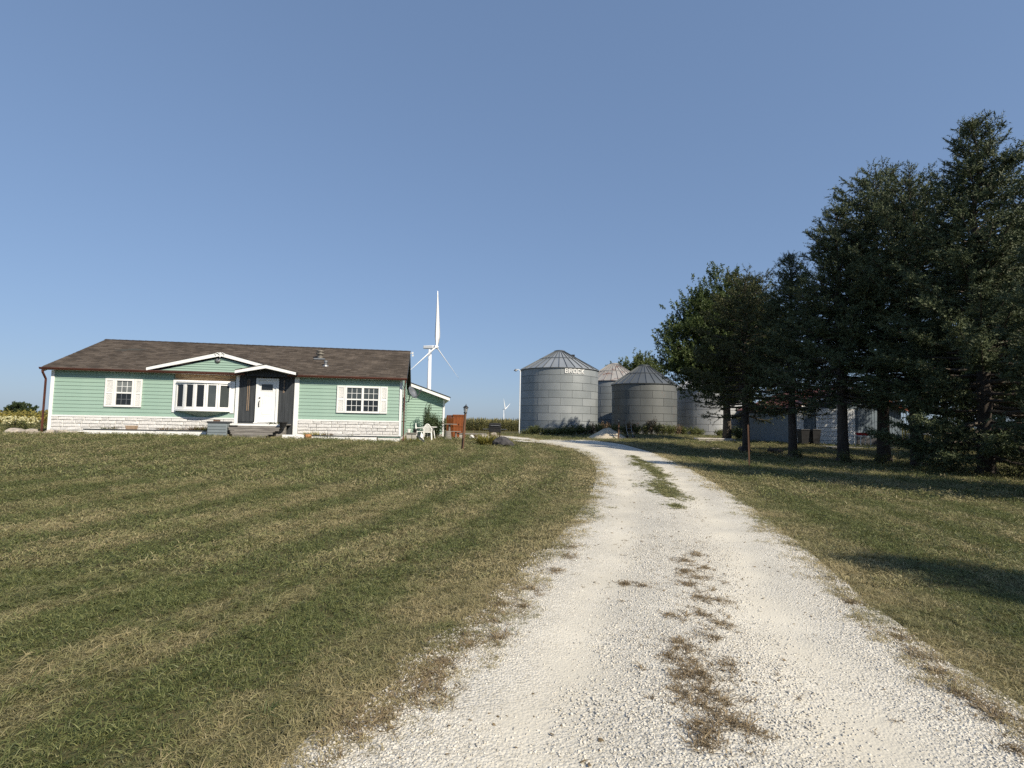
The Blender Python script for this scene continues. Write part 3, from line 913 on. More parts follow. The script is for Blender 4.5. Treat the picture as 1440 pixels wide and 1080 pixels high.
# tabs of shingle, each a thin slab lying on the one below
def shingles(name, parent, o, ux, uy, nw, nl, w, l, seed, clip=None):
    """o: corner, ux along the eave, uy up the slope (unit), nw columns of w, nl courses of l."""
    g = np.random.default_rng(seed)
    o, ux, uy = map(np.array, (o, ux, uy))
    un = np.cross(ux, uy)
    V, Fq, S = [], [], []
    for r_ in range(nl):
        sh = (r_ % 2) * .5 * w + g.uniform(-.03, .03)
        for c_ in range(-1, nw + 1):
            a0, a1 = max(c_ * w + sh, 0), min((c_ + 1) * w + sh - .006, nw * w)
            if a1 - a0 < .03: continue
            if clip and not clip(.5 * (a0 + a1), (r_ + .5) * l): continue
            t = .010 + g.uniform(0, .008); dl = g.uniform(-.008, .008)
            q = [o + ux * a0 + uy * (r_ * l + dl) + un * t, o + ux * a1 + uy * (r_ * l + dl) + un * t,
                 o + ux * a1 + uy * ((r_ + 1) * l + .03) + un * .002, o + ux * a0 + uy * ((r_ + 1) * l + .03) + un * .002,
                 o + ux * a0 + uy * (r_ * l + dl) - un * .004, o + ux * a1 + uy * (r_ * l + dl) - un * .004]
            n = len(V); V += q
            Fq += [(n, n + 1, n + 2, n + 3), (n + 4, n + 5, n + 1, n)]
            S += [g.uniform(0, 1)] * 6
    o_ = link(name, np_mesh(name, np.array(V), np.array(Fq), M['shingle'], np.array(S)), parent)
    o_['kind'] = 'stuff'
    return o_
sl_len = math.hypot(HD / 2 + OH, RIDGE - ZE)
uy_ = np.array([0, (HD / 2 + OH) / sl_len, (RIDGE - ZE) / sl_len])
wt = .31; ncol = int((RRx - RLx) / wt)
shingles('shingle', roof, (RLx, -OH - .02, ZE - .010), (1, 0, 0), uy_, ncol, int(sl_len / .142), (RRx - RLx) / ncol, sl_len / int(sl_len / .142), 5)
rc = MB()
for k in range(50):
    a0 = RLx + (RRx - RLx) * k / 50
    rc.prism([(HD / 2 - .16, RIDGE - .055), (HD / 2, RIDGE + .022), (HD / 2 + .16, RIDGE - .055), (HD / 2, RIDGE - .01)], 0, 1) if False else None
    rc.hexa([(a0, HD / 2 - .15, RIDGE - .035), (a0 + .33, HD / 2 - .15, RIDGE - .045), (a0 + .33, HD / 2, RIDGE + .012), (a0, HD / 2, RIDGE + .024),
             (a0, HD / 2 - .15, RIDGE - .025), (a0 + .33, HD / 2 - .15, RIDGE - .035), (a0 + .33, HD / 2, RIDGE + .022), (a0, HD / 2, RIDGE + .034)])
o_ = rc.build('ridge_cap', M['shingle'], roof)
# darker patched shingles
px_, pz_ = fac(165, 494, HD * .28)
ps = MB()
for (dx_, dy_, w_) in ((0, 0, .9), (.3, .14, .8), (-.15, -.14, .5)):
    s0 = .62 * sl_len + dy_
    p0 = np.array([0, -OH, ZE - .010]) + uy_ * s0
    un = np.cross((1, 0, 0), uy_)
    q = lambda x, s, h: tuple(np.array([px_ + x, 0, 0]) + p0 + uy_ * s + un * h)
    ps.hexa([q(dx_, 0, .012), q(dx_ + w_, 0, .012), q(dx_ + w_, .15, .012), q(dx_, .15, .012), q(dx_, 0, .026), q(dx_ + w_, 0, .026), q(dx_ + w_, .15, .021), q(dx_, .15, .021)])
ps.build('patch', mat('dark_patch', (.045, .043, .036), (.06, .056, .045), 12, .95), roof)
# rake boards, soffit
for xx in (RLx, RRx - .03):
    for s_ in (0, 1):
        y0, y1 = (-OH, HD / 2) if s_ == 0 else (HD / 2, HD + OH)
        za, zb = (ZE, RIDGE) if s_ == 0 else (RIDGE, ZE)
        MB().hexa([(xx, y0, za - .24), (xx + .03, y0, za - .24), (xx + .03, y1, zb - .24), (xx, y1, zb - .24),
                   (xx, y0, za - .052), (xx + .03, y0, za - .052), (xx + .03, y1, zb - .052), (xx, y1, zb - .052)]).build('rake_board', M['darkplastic'] if xx > 1 else M['white'], house)
# gutters (two runs, broken at the entry gable), downspouts
gutR = fac(345, 530, -OH)[0]; gutR2 = fac(405, 530, -OH)[0]
for a_, b_ in ((RLx + .035, gutR), (gutR2, RRx - .035)):
    MB().box(a_, b_, -OH + .01, -.07, EAVE + .005, EAVE + .03).build('soffit', M['white'], house)
    MB().box(a_, b_, -OH - .004, -OH + .008, EAVE + .004, ZE - .055).build('fascia', M['copper'], house)
for a_, b_ in ((RLx - .02, gutR), (gutR2, RRx + .02)):
    gp = [(-OH - .01, ZE - .015), (-OH - .14, ZE - .02), (-OH - .145, ZE - .045), (-OH - .125, ZE - .06), (-OH - .105, ZE - .105), (-OH - .01, ZE - .11)]
    gm = MB(); n = len(gp)
    gm.v = [(a_, q[0], q[1]) for q in gp] + [(b_, q[0], q[1]) for q in gp]
    gm.f = [tuple(range(n)), tuple(range(2 * n - 1, n - 1, -1))] + [((i + 1) % n, i, n + i, n + (i + 1) % n) for i in range(n)]
    gm.build('gutter', M['copper'], house)
def spout(x, dirx, zb):
    y = -OH - .07
    MB().tube([(x, y, ZE - .13), (x, y, ZE - .22), (x + dirx * .12, -.10, ZE - .5), (x + dirx * .12, -.10, ZE - .62), (x + dirx * .12, -.10, zb + .12), (x + dirx * .12, -.22, zb)], .042, 4, math.pi / 4).build('downspout', M['copper'], house)
spout(-.2, .1, -.28)
spout(HLEN + .16, -.2, -.25)

# ---- big pediment gable over the bay window
pl, pz0 = fac(207, 519, -OH); pp, ppz = fac(311, 497, -OH); pr_ = 2 * pp - pl
ped = link('pediment', None, house)
GB = EAVE + .13
pk = ppz - .02
wallp = MB().prism([(pl + .45, GB), (pr_ - .45, GB), (pp, pk - .17)], -OH + .05, -OH + .09).build('pediment_wall', M['mint'], house)
n = 6; hgt = pk - .17 - GB
for k in range(n):
    z0_, z1_ = GB + hgt * k / n, GB + hgt * (k + 1) / n
    half = (pr_ - pl - .9) / 2
    w0_, w1_ = half * (1 - k / n), half * (1 - (k + 1) / n)
    MB().hexa([(pp - w0_, -OH + .022, z0_), (pp + w0_, -OH + .022, z0_), (pp + w0_, -OH + .05, z0_), (pp - w0_, -OH + .05, z0_),
               (pp - w1_ - .01, -OH + .044, z1_), (pp + w1_ + .01, -OH + .044, z1_), (pp + w1_ + .01, -OH + .05, z1_), (pp - w1_ - .01, -OH + .05, z1_)]).build('siding_board', M['mint'], wallp)
bpy.data.objects.remove(ped)
for s_ in (-1, 1):
    xe = pl if s_ < 0 else pr_
    MB().prism([(xe, GB - .03), (xe, GB + .10), (pp, pk + .06), (pp, pk - .11)] if s_ < 0 else [(pp, pk - .11), (pp, pk + .06), (xe, GB + .10), (xe, GB - .03)], -OH - .10, -OH - .06).build('pediment_rake', M['white2'], house)
    yb = (pk - ZE) / SLOPE - OH
    y2 = -OH
    MB().poly([(xe, -OH - .12, GB + .105), (pp, -OH - .12, pk + .07), (pp, yb + .4, pk + .07), (xe + s_ * 0, y2 + .05, GB + .115)]).build('pediment_roof', M['shingle'], house)
    MB().hexa([(xe, -OH - .06, GB + .02), (pp, -OH - .06, pk - .02), (pp, -OH + .05, pk - .02), (xe, -OH + .05, GB + .02), (xe, -OH - .06, GB + .08), (pp, -OH - .06, pk + .04), (pp, -OH + .05, pk + .04), (xe, -OH + .05, GB + .08)]).build('pediment_soffit', M['white'], house)
# ornament at the peak: small white scroll with a round plate below
orn = MB()
for sgn in (-1, 1):
    orn.tube([(pp, -OH - .13, pk - .03), (pp + sgn * .10, -OH - .13, pk + .03), (pp + sgn * .2, -OH - .13, pk - .01), (pp + sgn * .17, -OH - .13, pk - .07)], .018, 6)
orn.tube([(pp, -OH - .13, pk + .05), (pp, -OH - .13, pk - .16)], .03, 6)
orn.build('gable_ornament', M['white'], house)
dx0 = fac(306, 507, -OH)
MB().lathe([(.02, 0), (.11, .004), (.12, .02), (.05, .05)], 14).build('floodlight', M['steel'], house, smooth=True)
fl = bpy.data.objects['floodlight']; fl.location = (dx0[0], -OH + .02, dx0[1]); fl.rotation_euler = (R(90), 0, 0)

# ---- entry gable (portico)
PY = -.78
el, elz = fac(330, 527, PY); er, erz = fac(423, 529, PY); ep, epz = fac(374, 514, PY)
er = 2 * ep - el; ez = EAVE + .10
for s_ in (-1, 1):
    xe = el if s_ < 0 else er
    MB().prism([(xe, ez - .04), (xe, ez + .09), (ep, epz + .04), (ep, epz - .12)] if s_ < 0 else [(ep, epz - .12), (ep, epz + .04), (xe, ez + .09), (xe, ez - .04)], PY - .02, PY + .03).build('entry_rake', M['white2'], house)
    yb = (epz + .05 - ZE) / SLOPE - OH
    MB().hexa([(xe, PY - .03, ez + .085), (ep, PY - .03, epz + .035), (ep, yb + .3, epz + .035), (xe, -OH + .05, ez + .085),
               (xe, PY - .03, ez + .115), (ep, PY - .03, epz + .065), (ep, yb + .3, epz + .065), (xe, -OH + .05, ez + .115)]).build('entry_roof', M['shingle'], house)
    MB().hexa([(xe, PY + .035, ez - .02), (ep, PY + .035, epz - .08), (ep, -.04, epz - .08), (xe, -.04, ez - .02), (xe, PY + .035, ez), (ep, PY + .035, epz - .06), (ep, -.04, epz - .06), (xe, -.04, ez)]).build('entry_soffit', M['charcoal'], house)
MB().prism([(el + .1, EAVE - .02), (er - .1, EAVE - .02), (er - .1, ez - .02), (ep, epz - .09), (el + .1, ez - .02)], -OH - .06, -OH - .03).build('entry_gable', M['charcoal'], house)
# dark upright boards around the door
dL, dR = fac(359.9, 560)[0], fac(391.8, 560)[0]
dB, dT = fac(375, 594)[1], fac(375, 532)[1]
entry = MB().box(darkL, darkR, -.005, .015, -.1, EAVE).build('entry_wall', M['darkplastic'], house)
x, k = darkL + .003, 0
while x < darkR - .03:
    w = min(.165 + .02 * math.sin(k * 2.7), darkR - x)
    cx_ = x + w / 2
    top = min(ez - .03 + (epz - .1 - ez) * max(0, 1 - abs(cx_ - ep) / (ep - el)), epz - .12)
    z0_ = dT + .01 if dL - .02 < cx_ < dR + .02 else (dB + .02 if cx_ < dR + .2 else -.08)
    MB().box(x + .004, x + w - .004, -.03 - .006 * (k % 2), -.006, z0_, top).build('upright_board', M['charcoal'], entry)
    x += w; k += 1
# door: casing, slab, lite, panel, handle
door = MB().box(dL + .11, dR - .11, -.035, -.007, dB + .02, dT - .11).build('door', M['white2'], house)
cs = MB().box(dL, dL + .105, -.075, -.007, dB, dT).box(dR - .105, dR, -.075, -.007, dB, dT).box(dL + .105, dR - .105, -.075, -.007, dT - .105, dT)
cs.build('door_casing', M['white2'], house, bevel=.006)
lx0, lz1 = fac(368.5, 540.3); lx1, lz0 = fac(384, 549)
MB().box(lx0, lx1, -.043, -.0355, lz0, lz1).build('door_lite', M['glass'], door)
fr = MB().box(lx0 - .03, lx0 - .002, -.05, -.0355, lz0 - .03, lz1 + .03).box(lx1 + .002, lx1 + .03, -.05, -.0355, lz0 - .03, lz1 + .03).box(lx0 - .002, lx1 + .002, -.05, -.0355, lz1 + .002, lz1 + .03).box(lx0 - .002, lx1 + .002, -.05, -.0355, lz0 - .03, lz0 - .002)
fr.build('lite_frame', M['white2'], door)
ax0, az1 = fac(367.5, 556); ax1, az0 = fac(382.5, 585)
pf = MB().box(ax0, ax0 + .02, -.045, -.0355, az0, az1).box(ax1 - .02, ax1, -.045, -.0355, az0, az1).box(ax0 + .02, ax1 - .02, -.045, -.0355, az1 - .02, az1).box(ax0 + .02, ax1 - .02, -.045, -.0355, az0, az0 + .02)
pf.build('door_panel', M['white2'], door)
MB().box(ax0 + .06, ax1 - .06, -.043, -.0355, az0 + .06, az1 - .06).build('door_panel', M['white2'], door, bevel=.005)
hx_, hz_ = fac(362.6, 567.5)
hx_ = dL + .17
MB().tube([(hx_, -.04, hz_ + .13), (hx_, -.085, hz_ + .10), (hx_ - .01, -.09, hz_ - .02), (hx_ - .01, -.06, hz_ - .14), (hx_ - .01, -.036, hz_ - .15)], .018, 8).build('door_handle', M['black'], door, smooth=True)
MB().lathe([(.032, 0), (.032, .03), (.02, .035)], 12).build('deadbolt', M['black'], door)
db = [o for o in door.children if o.name.startswith('deadbolt')][0]; db.location = (hx_, -.036, hz_ + .26); db.rotation_euler = (R(90), 0, 0)
MB().box(dL - .03, dR + .03, -.12, -.04, dB - .05, dB - .003).build('threshold', M['white2'], house)
# narrow hanging frame left of the door, house number right of it
q = [fac(349.5, 534), fac(352, 534), fac(349.4, 577.5), fac(347.3, 577.5)]
MB().tube([(a_, -.05, b_) for a_, b_ in (q[0], q[1], q[2], q[3], q[0])], .012, 5).build('hanging_frame', M['clay'], house)
def letters(txt, size, m, name, parent=None, extr=.006, bold=0.0):
    cu = bpy.data.curves.new(name, 'FONT'); cu.body = txt; cu.size = size; cu.extrude = extr; cu.align_x = 'CENTER'; cu.align_y = 'CENTER'; cu.offset = bold
    tmp = bpy.data.objects.new('tmp', cu); COL.objects.link(tmp)
    dg = bpy.context.evaluated_depsgraph_get(); dg.update()
    me = bpy.data.meshes.new_from_object(tmp.evaluated_get(dg)); me.name = name
    bpy.data.objects.remove(tmp)
    me.materials.clear(); me.materials.append(m)
    return link(name, me, parent)
for k, ch in enumerate('4195'):
    nx_, nz_ = fac(400.3 - k * .35, 537 + k * 4.6)
    d_ = letters(ch, .19, M['clay'], 'house_number', house)
    d_.location = (nx_, -.045, nz_); d_.rotation_euler = (R(90), 0, 0)

# ---- windows
def muntins(mb, x0, x1, z0, z1, nx_, nz_, y0, y1, t=.018):
    for i in range(1, nx_):
        xc = x0 + (x1 - x0) * i / nx_; mb.box(xc - t / 2, xc + t / 2, y0, y1, z0, z1)
    for i in range(1, nz_):
        zc = z0 + (z1 - z0) * i / nz_; mb.box(x0, x1, y0 - .001, y1 + .001, zc - t / 2, zc + t / 2)
def window(x0, x1, z0, z1, units, upper, lower):
    fw = .085
    f = MB().box(x0, x0 + fw, -.085, -.005, z0, z1).box(x1 - fw, x1, -.085, -.005, z0, z1).box(x0 + fw, x1 - fw, -.085, -.005, z1 - fw, z1).box(x0 + fw, x1 - fw, -.09, -.005, z0, z0 + fw)
    win = f.build('window', M['white2'], house)
    uw = (x1 - x0 - 2 * fw) / units
    for u in range(units):
        a_, b_ = x0 + fw + u * uw, x0 + fw + (u + 1) * uw
        if u: MB().box(a_ - .05, a_ + .05, -.08, -.006, z0 + fw, z1 - fw).build('mullion', M['white2'], win)
        if u: a_ += .05
        if u < units - 1: b_ -= .05
        zm = .5 * (z0 + z1)
        MB().box(a_, b_, -.07, -.008, zm - .03, zm + .03).build('meeting_rail', M['white2'], win)
        for (c0, c1, mm) in ((z0 + fw, zm - .03, lower), (zm + .03, z1 - fw, upper)):
            MB().box(a_, b_, -.04, -.01, c0, c1).build('pane', mm, win)
            mu = MB(); muntins(mu, a_, b_, c0, c1, 3, 2, -.05, -.041)
            mu.build('muntin', M['white2'] if mm is M['pale_pane'] or units > 1 else M['steel'], win)
    return win
def shutter(x0, x1, z0, z1):
    s = MB().box(x0, x0 + .06, -.075, -.03, z0, z1).box(x1 - .06, x1, -.075, -.03, z0, z1)
    for c0, c1 in ((z0, z0 + .08), ((z0 + z1) / 2 - .05, (z0 + z1) / 2 + .05), (z1 - .08, z1)):
        s.box(x0 + .06, x1 - .06, -.073, -.03, c0, c1)
    sh = s.build('shutter', M['white'], house)
    lv = MB(); z = z0 + .1
    while z < z1 - .1:
        if abs(z - (z0 + z1) / 2) > .07:
            lv.hexa([(x0 + .06, -.066, z), (x1 - .06, -.066, z), (x1 - .06, -.04, z + .01), (x0 + .06, -.04, z + .01), (x0 + .06, -.066, z + .012), (x1 - .06, -.066, z + .012), (x1 - .06, -.034, z + .045), (x0 + .06, -.034, z + .045)])
        z += .045
    lv.box(x0 + .06, x1 - .06, -.034, -.03, z0 + .08, z1 - .08)
    lv.build('louvre', M['white'], sh)
w1a, w1t = fac(163, 532.5); w1b, w1l = fac(188, 572.5)
window(w1a, w1b, w1l, w1t, 1, M['pale_pane'], M['glass'])
shutter(fac(148.5, 550)[0], w1a - .01, w1l, w1t); shutter(w1b + .01, fac(200.5, 550)[0], w1l, w1t)
w2a, w2t = fac(486, 542.5); w2b, w2l = fac(534, 581.5)
window(w2a, w2b, w2l, w2t, 2, M['glass2'], M['glass'])
shutter(fac(474, 560)[0], w2a - .01, w2l, w2t); shutter(w2b + .01, fac(545, 560)[0], w2l, w2t)

# ---- bow window with five lights
bzB, bzT = fac(290, 580.5)[1], fac(290, 535.5)[1]
bow = MB().box(bayL, bayL + .16, -.05, -.005, bzB, bzT).box(bayR - .16, bayR, -.05, -.005, bzB, bzT).box(bayL + .16, bayR - .16, -.06, -.005, bzT - .10, bzT).build('bow_window', M['white2'], house)
bx0, bx1 = bayL + .16, bayR - .16
sag = .36
def arc(t):
    a_ = (t - .5) * 2
    return bx0 + (bx1 - bx0) * t, -.04 - sag * (1 - a_ * a_)
wz0, wz1 = fac(290, 575.5, -.3)[1], fac(290, 539, -.3)[1]
gl = [M['glass'], M['glass'], M['glass'], M['glass2'], M['glass2']]
for k in range(5):
    (xa, ya), (xb, yb) = arc(k / 5), arc((k + 1) / 5)
    an = math.atan2(yb - ya, xb - xa); ln = math.hypot(xb - xa, yb - ya)
    def seg(mb, s0, s1, d0, d1, z0_, z1_):
        q = lambda s, d: (xa + math.cos(an) * s - math.sin(an) * d, ya + math.sin(an) * s + math.cos(an) * d)
        c = [q(s0, d0), q(s1, d0), q(s1, d1), q(s0, d1)]
        mb.hexa([(*p_, z0_) for p_ in c] + [(*p_, z1_) for p_ in c]); return mb
    st = .075
    sash = seg(MB(), 0.002, st, -.05, .03, wz0, wz1); seg(sash, ln - st, ln - .002, -.05, .03, wz0, wz1); seg(sash, st, ln - st, -.048, .03, wz0, wz0 + .1); seg(sash, st, ln - st, -.048, .03, wz1 - .08, wz1)
    s_o = sash.build('sash', M['white2'], bow)
    seg(MB(), st, ln - st, -.01, .01, wz0 + .1, wz1 - .08).build('pane', gl[k], bow)
pts = [arc(t) for t in np.linspace(0, 1, 16)]
def slab(off, z0_, z1_, name, m):
    P = [(x_, y_ - off) for x_, y_ in pts]
    P = [(bx0, -.006)] + P + [(bx1, -.006)]
    b = MB(); n = len(P)
    b.v = [(x_, y_, z0_) for x_, y_ in P] + [(x_, y_, z1_) for x_, y_ in P]
    b.f = [tuple(range(n - 1, -1, -1)), tuple(range(n, 2 * n))] + [(i, (i + 1) % n, n + (i + 1) % n, n + i) for i in range(n)]
    b.build(name, m, bow)
slab(.09, wz0 - .09, wz0 - .003, 'seat_board', M['white2'])
slab(.10, wz1 + .003, wz1 + .07, 'head_board', M['white2'])
# sloping underside
b = MB(); P = [(x_, y_ - .05) for x_, y_ in pts]; n = len(P)
b.v = [(x_, y_, wz0 - .092) for x_, y_ in P] + [(bx0 + (x_ - bx0) * .8 + .1 * (bx1 - bx0), -.02, wz0 - .092 - .26 * (1 - ((i / (n - 1)) * 2 - 1) ** 2)) for i, (x_, y_) in enumerate(P)]
b.f = [(i + 1, i, n + i, n + i + 1) for i in range(n - 1)]
b.build('apron', M['mint'], bow, smooth=True)
MB().box(bayL + .05, bayR, -.028, -.004, bzT + .09, EAVE).build('bare_wood_header', M['rawwood'], house)
hb = MB().prism([(bayL + .05, bzT + .01), (bayR, bzT + .01), (bayR, bzT + .05), ((bayL + bayR) / 2, bzT + .16), (bayL + .05, bzT + .05)], -.05, -.005)
hb.build('header_board', M['rawwood'], house)

# ---- roof vents, camera on the ridge, satellite dish
def roofpt(px, py):
    best = None
    for y_ in np.linspace(-OH, HD / 2, 300):
        x_, z_ = fac(px, py, y_)
        e = abs(z_ - zroof(y_))
        if best is None or e < best[0]: best = (e, x_, y_, z_)
    return best[1:]
vx, vy, vz = roofpt(450, 505)
v = MB().box(vx - .26, vx + .26, vy - .22, vy + .2, vz - .04, vz + .03)
v.build('vent_flashing', M['steel'], house)
MB().lathe([(.13, -.05), (.13, .22), (.20, .23), (.20, .30), (.13, .31), (.13, .36), (.18, .37), (.18, .43), (.05, .46)], 14, (vx, vy, vz)).build('flue_pipe', mat('tan_flue', (.22, .2, .17), (.15, .135, .115), 6, .6, .3), house)
vx, vy, vz = roofpt(458, 514.5)
MB().lathe([(.16, -.04), (.13, .03), (.06, .05), (.06, .17), (.09, .18), (.09, .25), (.02, .26)], 12, (vx, vy, vz)).build('vent_pipe', M['steel'], house)
MB().tube([(HLEN + .22, HD / 2, RIDGE - .12), (HLEN + .34, HD / 2 - .02, RIDGE - .08)], .03, 6).tube([(HLEN + .34, HD / 2 + .05, RIDGE - .07), (HLEN + .34, HD / 2 - .22, RIDGE - .12)], .055, 8).tube([(HLEN + .36, HD / 2 + .02, RIDGE - .22), (HLEN + .36, HD / 2 - .15, RIDGE - .25)], .05, 8).build('security_camera', M['white'], house)
dz = RIDGE * 0 + fac(573, 553, .9)[1]
dish = MB(); n = 18
prof = [(0.001, .0), (.12, .012), (.24, .05), (.33, .10), (.335, .115), (.24, .062), (.12, .024), (.001, .012)]
dish.lathe(prof, n)
dob = dish.build('satellite_dish', M['steel'], house, smooth=True)
dob.location = (HLEN + .42, .95, dz); dob.rotation_euler = (R(62), R(12), R(55))
MB().tube([(HLEN + .03, .95, dz - .45), (HLEN + .3, 1.0, dz - .4), (HLEN + .36, 1.0, dz - .02)], .03, 7).tube([(HLEN + .42, .9, dz - .25), (HLEN + .75, .55, dz - .12), (HLEN + .86, .45, dz + .08)], .02, 6).tube([(HLEN + .82, .5, dz + .04), (HLEN + .9, .4, dz + .16)], .05, 8).build('dish_arm', M['steel'], house)

# ---- rear wing with a gable towards the drive
WY = HD + .15
wx1 = fac(624.5, 590, WY)[0]
wbz = fac(600, 612, WY)[1] - .25
rx1, rz1 = fac(632, 560, WY); rx0, rz0 = fac(581, 541, WY)
sw = (rz0 - rz1) / (rx1 - rx0)
ew = rz1 - .2 + (rx1 - wx1) * sw       # top of wing wall at its right corner
xw0 = HLEN - 5.0
top_at = lambda x_: ew + (wx1 - x_) * sw
xr = HLEN - 2.2                         # ridge
wing = MB().prism([(xw0, wbz), (wx1, wbz), (wx1, ew), (xr, top_at(xr)), (xw0, top_at(xr) - (xr - xw0) * sw)], WY + .02, WY + 7).build('rear_wing', M['mint'], house)
z = wbz + .35
while z < top_at(HLEN - 1.2) - .05:
    p = .165
    xe0 = HLEN - 1.4
    xe1 = min(wx1 - .10, wx1 - (z + p - ew) / sw) if z + p > ew else wx1 - .10
    if xe1 > xe0 + .2:
        MB().hexa([(xe0, WY - .022, z), (xe1, WY - .022, z), (xe1, WY + .018, z), (xe0, WY + .018, z), (xe0, WY + .013, z + p + .01), (xe1, WY + .013, z + p + .01), (xe1, WY + .018, z + p + .01), (xe0, WY + .018, z + p + .01)]).build('siding_board', M['mint'], wing)
    z += p
MB().box(wx1 - .10, wx1 + .02, WY - .045, WY + .06, wbz, ew).build('corner_trim', M['white2'], house)
MB().box(HLEN - 1.4, wx1 - .1, WY - .02, WY + .018, wbz - .3, wbz + .35).build('wing_base', M['concrete'], house)
xo = rx1
MB().prism([(xr, top_at(xr) + .02), (xo, top_at(xo) + .02), (xo, top_at(xo) + .22), (xr, top_at(xr) + .22)], WY - .5, WY - .45).build('wing_rake', M['white2'], house)
MB().prism([(xr, top_at(xr) + .225), (xo + .05, top_at(xo + .05) + .225), (xo + .05, top_at(xo + .05) + .27), (xr, top_at(xr) + .27)], WY - .53, WY + 7.2).build('wing_roof', M['shingle'], house)
MB().prism([(xr, top_at(xr) + .05), (xo, top_at(xo) + .05), (xo, top_at(xo) + .2), (xr, top_at(xr) + .2)], WY - .445, WY + 7).build('wing_soffit', M['white'], house)
MB().prism([(xw0 - .3, top_at(xr) - (xr - xw0 + .3) * sw + .225), (xr, top_at(xr) + .225), (xr, top_at(xr) + .27), (xw0 - .3, top_at(xr) - (xr - xw0 + .3) * sw + .27)], WY - .3, WY + 7.2).build('wing_roof', M['shingle'], house)
# tall white window on the right end wall
MB().box(HLEN + .025, HLEN + .05, 1.6, 2.6, BELT + .6, EAVE - .35).build('side_window', M['white2'], house)

# ================================================================== GRAIN BINS
def grain_bin(label, pxc, depth, diam, eave_py, peak_py, base_py, ring, nsheet, nroof, mw, mr, rot=0.0, hatch=None, ribm=None):
    c = at(pxc, base_py, depth)
    c[2] = min(c[2], gz(c[0], c[1]) + .05) if base_py is None else c[2]
    g0 = gz(c[0], c[1])
    rr = diam / 2
    ze = at(pxc, eave_py, depth - rr)[2] - g0 if False else at(pxc, eave_py, depth)[2] - g0
    zp = at(pxc, peak_py, depth)[2] - g0
    t = thing('grain_bin', label, 'grain bin', (c[0], c[1], g0), rot, 'corrugated steel grain bins beyond the drive')
    n = int(math.ceil(ze / ring))
    core = MB().lathe([(rr - .06, -.6), (rr - .06, ze - .01)], 48).build('inner_wall', M['rib'], t, smooth=False)
    MB().lathe([(rr + .12, -.7), (rr + .12, .12), (rr - .05, .14)], 48).build('footing', M['concrete'], t)
    def sheet_mesh(h):
        seg = 14; a1 = 2 * math.pi / nsheet - .045 / rr
        b = MB()
        for k in range(seg + 1):
            a_ = a1 * k / seg - (.006 if k == 0 else 0)
            r0 = rr + (.012 if k == 0 else 0)
            for z_ in (0, h):
                b.v.append((r0 * math.cos(a_), r0 * math.sin(a_), z_))
        for k in range(seg): b.f.append((2 * k, 2 * k + 2, 2 * k + 3, 2 * k + 1))
        # lap flange at the sheet's end and lower edge
        i = len(b.v)
        for k in range(seg + 1):
            a_ = a1 * k / seg
            b.v += [(rr * math.cos(a_), rr * math.sin(a_), 0), ((rr - .05) * math.cos(a_), (rr - .05) * math.sin(a_), 0)]
        for k in range(seg): b.f.append((i + 2 * k, i + 2 * k + 1, i + 2 * k + 3, i + 2 * k + 2))
        i = len(b.v)
        a_ = -.006
        b.v += [((rr + .012) * math.cos(a_), (rr + .012) * math.sin(a_), 0), ((rr + .012) * math.cos(a_), (rr + .012) * math.sin(a_), h), ((rr - .05) * math.cos(a_), (rr - .05) * math.sin(a_), h), ((rr - .05) * math.cos(a_), (rr - .05) * math.sin(a_), 0)]
        b.f.append((i + 3, i + 2, i + 1, i))
        me = b.mesh('wall_sheet', mw, smooth=False)
        for p in me.polygons: p.use_smooth = p.index < seg
        return me
    z = ze
    ms = sheet_mesh(ring - .03)
    for k in range(n):
        z0 = ze - (k + 1) * ring
        me = ms
        if z0 < -.02:
            me = sheet_mesh(ze - k * ring - .03 + .02); z0 = -.02
        for q in range(nsheet):
            # only the half that can be seen from the drive and to its sides is split sheet by sheet; sheets go all round
            link('wall_sheet', me, t, loc=(0, 0, z0), rot=(0, 0, 2 * math.pi * (q + .5 * (k % 2)) / nsheet))
    # roof: tapered panels with standing ribs
    a1 = 2 * math.pi / nroof
    r1 = .55
    re = rr + .10
    zl = ze - .02
    pm = MB()
    A = lambda r_, a_, z_: (r_ * math.cos(a_), r_ * math.sin(a_), z_)
    pm.poly([A(re, 0, zl), A(re, a1, zl), A(r1, a1, zp - .12), A(r1, 0, zp - .12)])
    pm.poly([A(re, 0, zl), A(re - .02, 0, zl - .07), A(re - .02, a1, zl - .07), A(re, a1, zl)])
    pme = pm.mesh('roof_panel', mr)
    rb_ = MB()
    w_ = .028
    for s0, s1 in ((-w_, w_),):
        e = Vector((0, w_, 0))
        p0, p1 = Vector((re + .01, 0, zl)), Vector((r1, 0, zp - .12))
        hgt = .075
        rb_.hexa([(p0.x, -w_, p0.z), (p0.x, w_, p0.z), (p1.x, w_ * .6, p1.z), (p1.x, -w_ * .6, p1.z), (p0.x, -w_ * .8, p0.z + hgt), (p0.x, w_ * .8, p0.z + hgt), (p1.x, w_ * .5, p1.z + hgt), (p1.x, -w_ * .5, p1.z + hgt)])
    rme = rb_.mesh('rib', ribm or M['rib'])
    for q in range(nroof):
        pn = link('roof_panel', pme, t, rot=(0, 0, a1 * q))
        link('rib', rme, pn)
    MB().lathe([(r1 + .08, zp - .2), (r1 + .08, zp - .04), (r1 - .03, zp - .02), (.42, zp + .02), (.05, zp + .05)], 18).build('roof_cap', ribm or M['rib'], t)
    for f_ in (.45,):
        rq = r1 + (re - r1) * f_; zq = zl + (zp - .12 - zl) * (1 - f_)
        MB().tube([(rq * math.cos(a_) , rq * math.sin(a_), zq + .06) for a_ in np.linspace(0, 2 * math.pi, 49)], .03, 5).build('roof_ring', ribm or M['rib'], t)
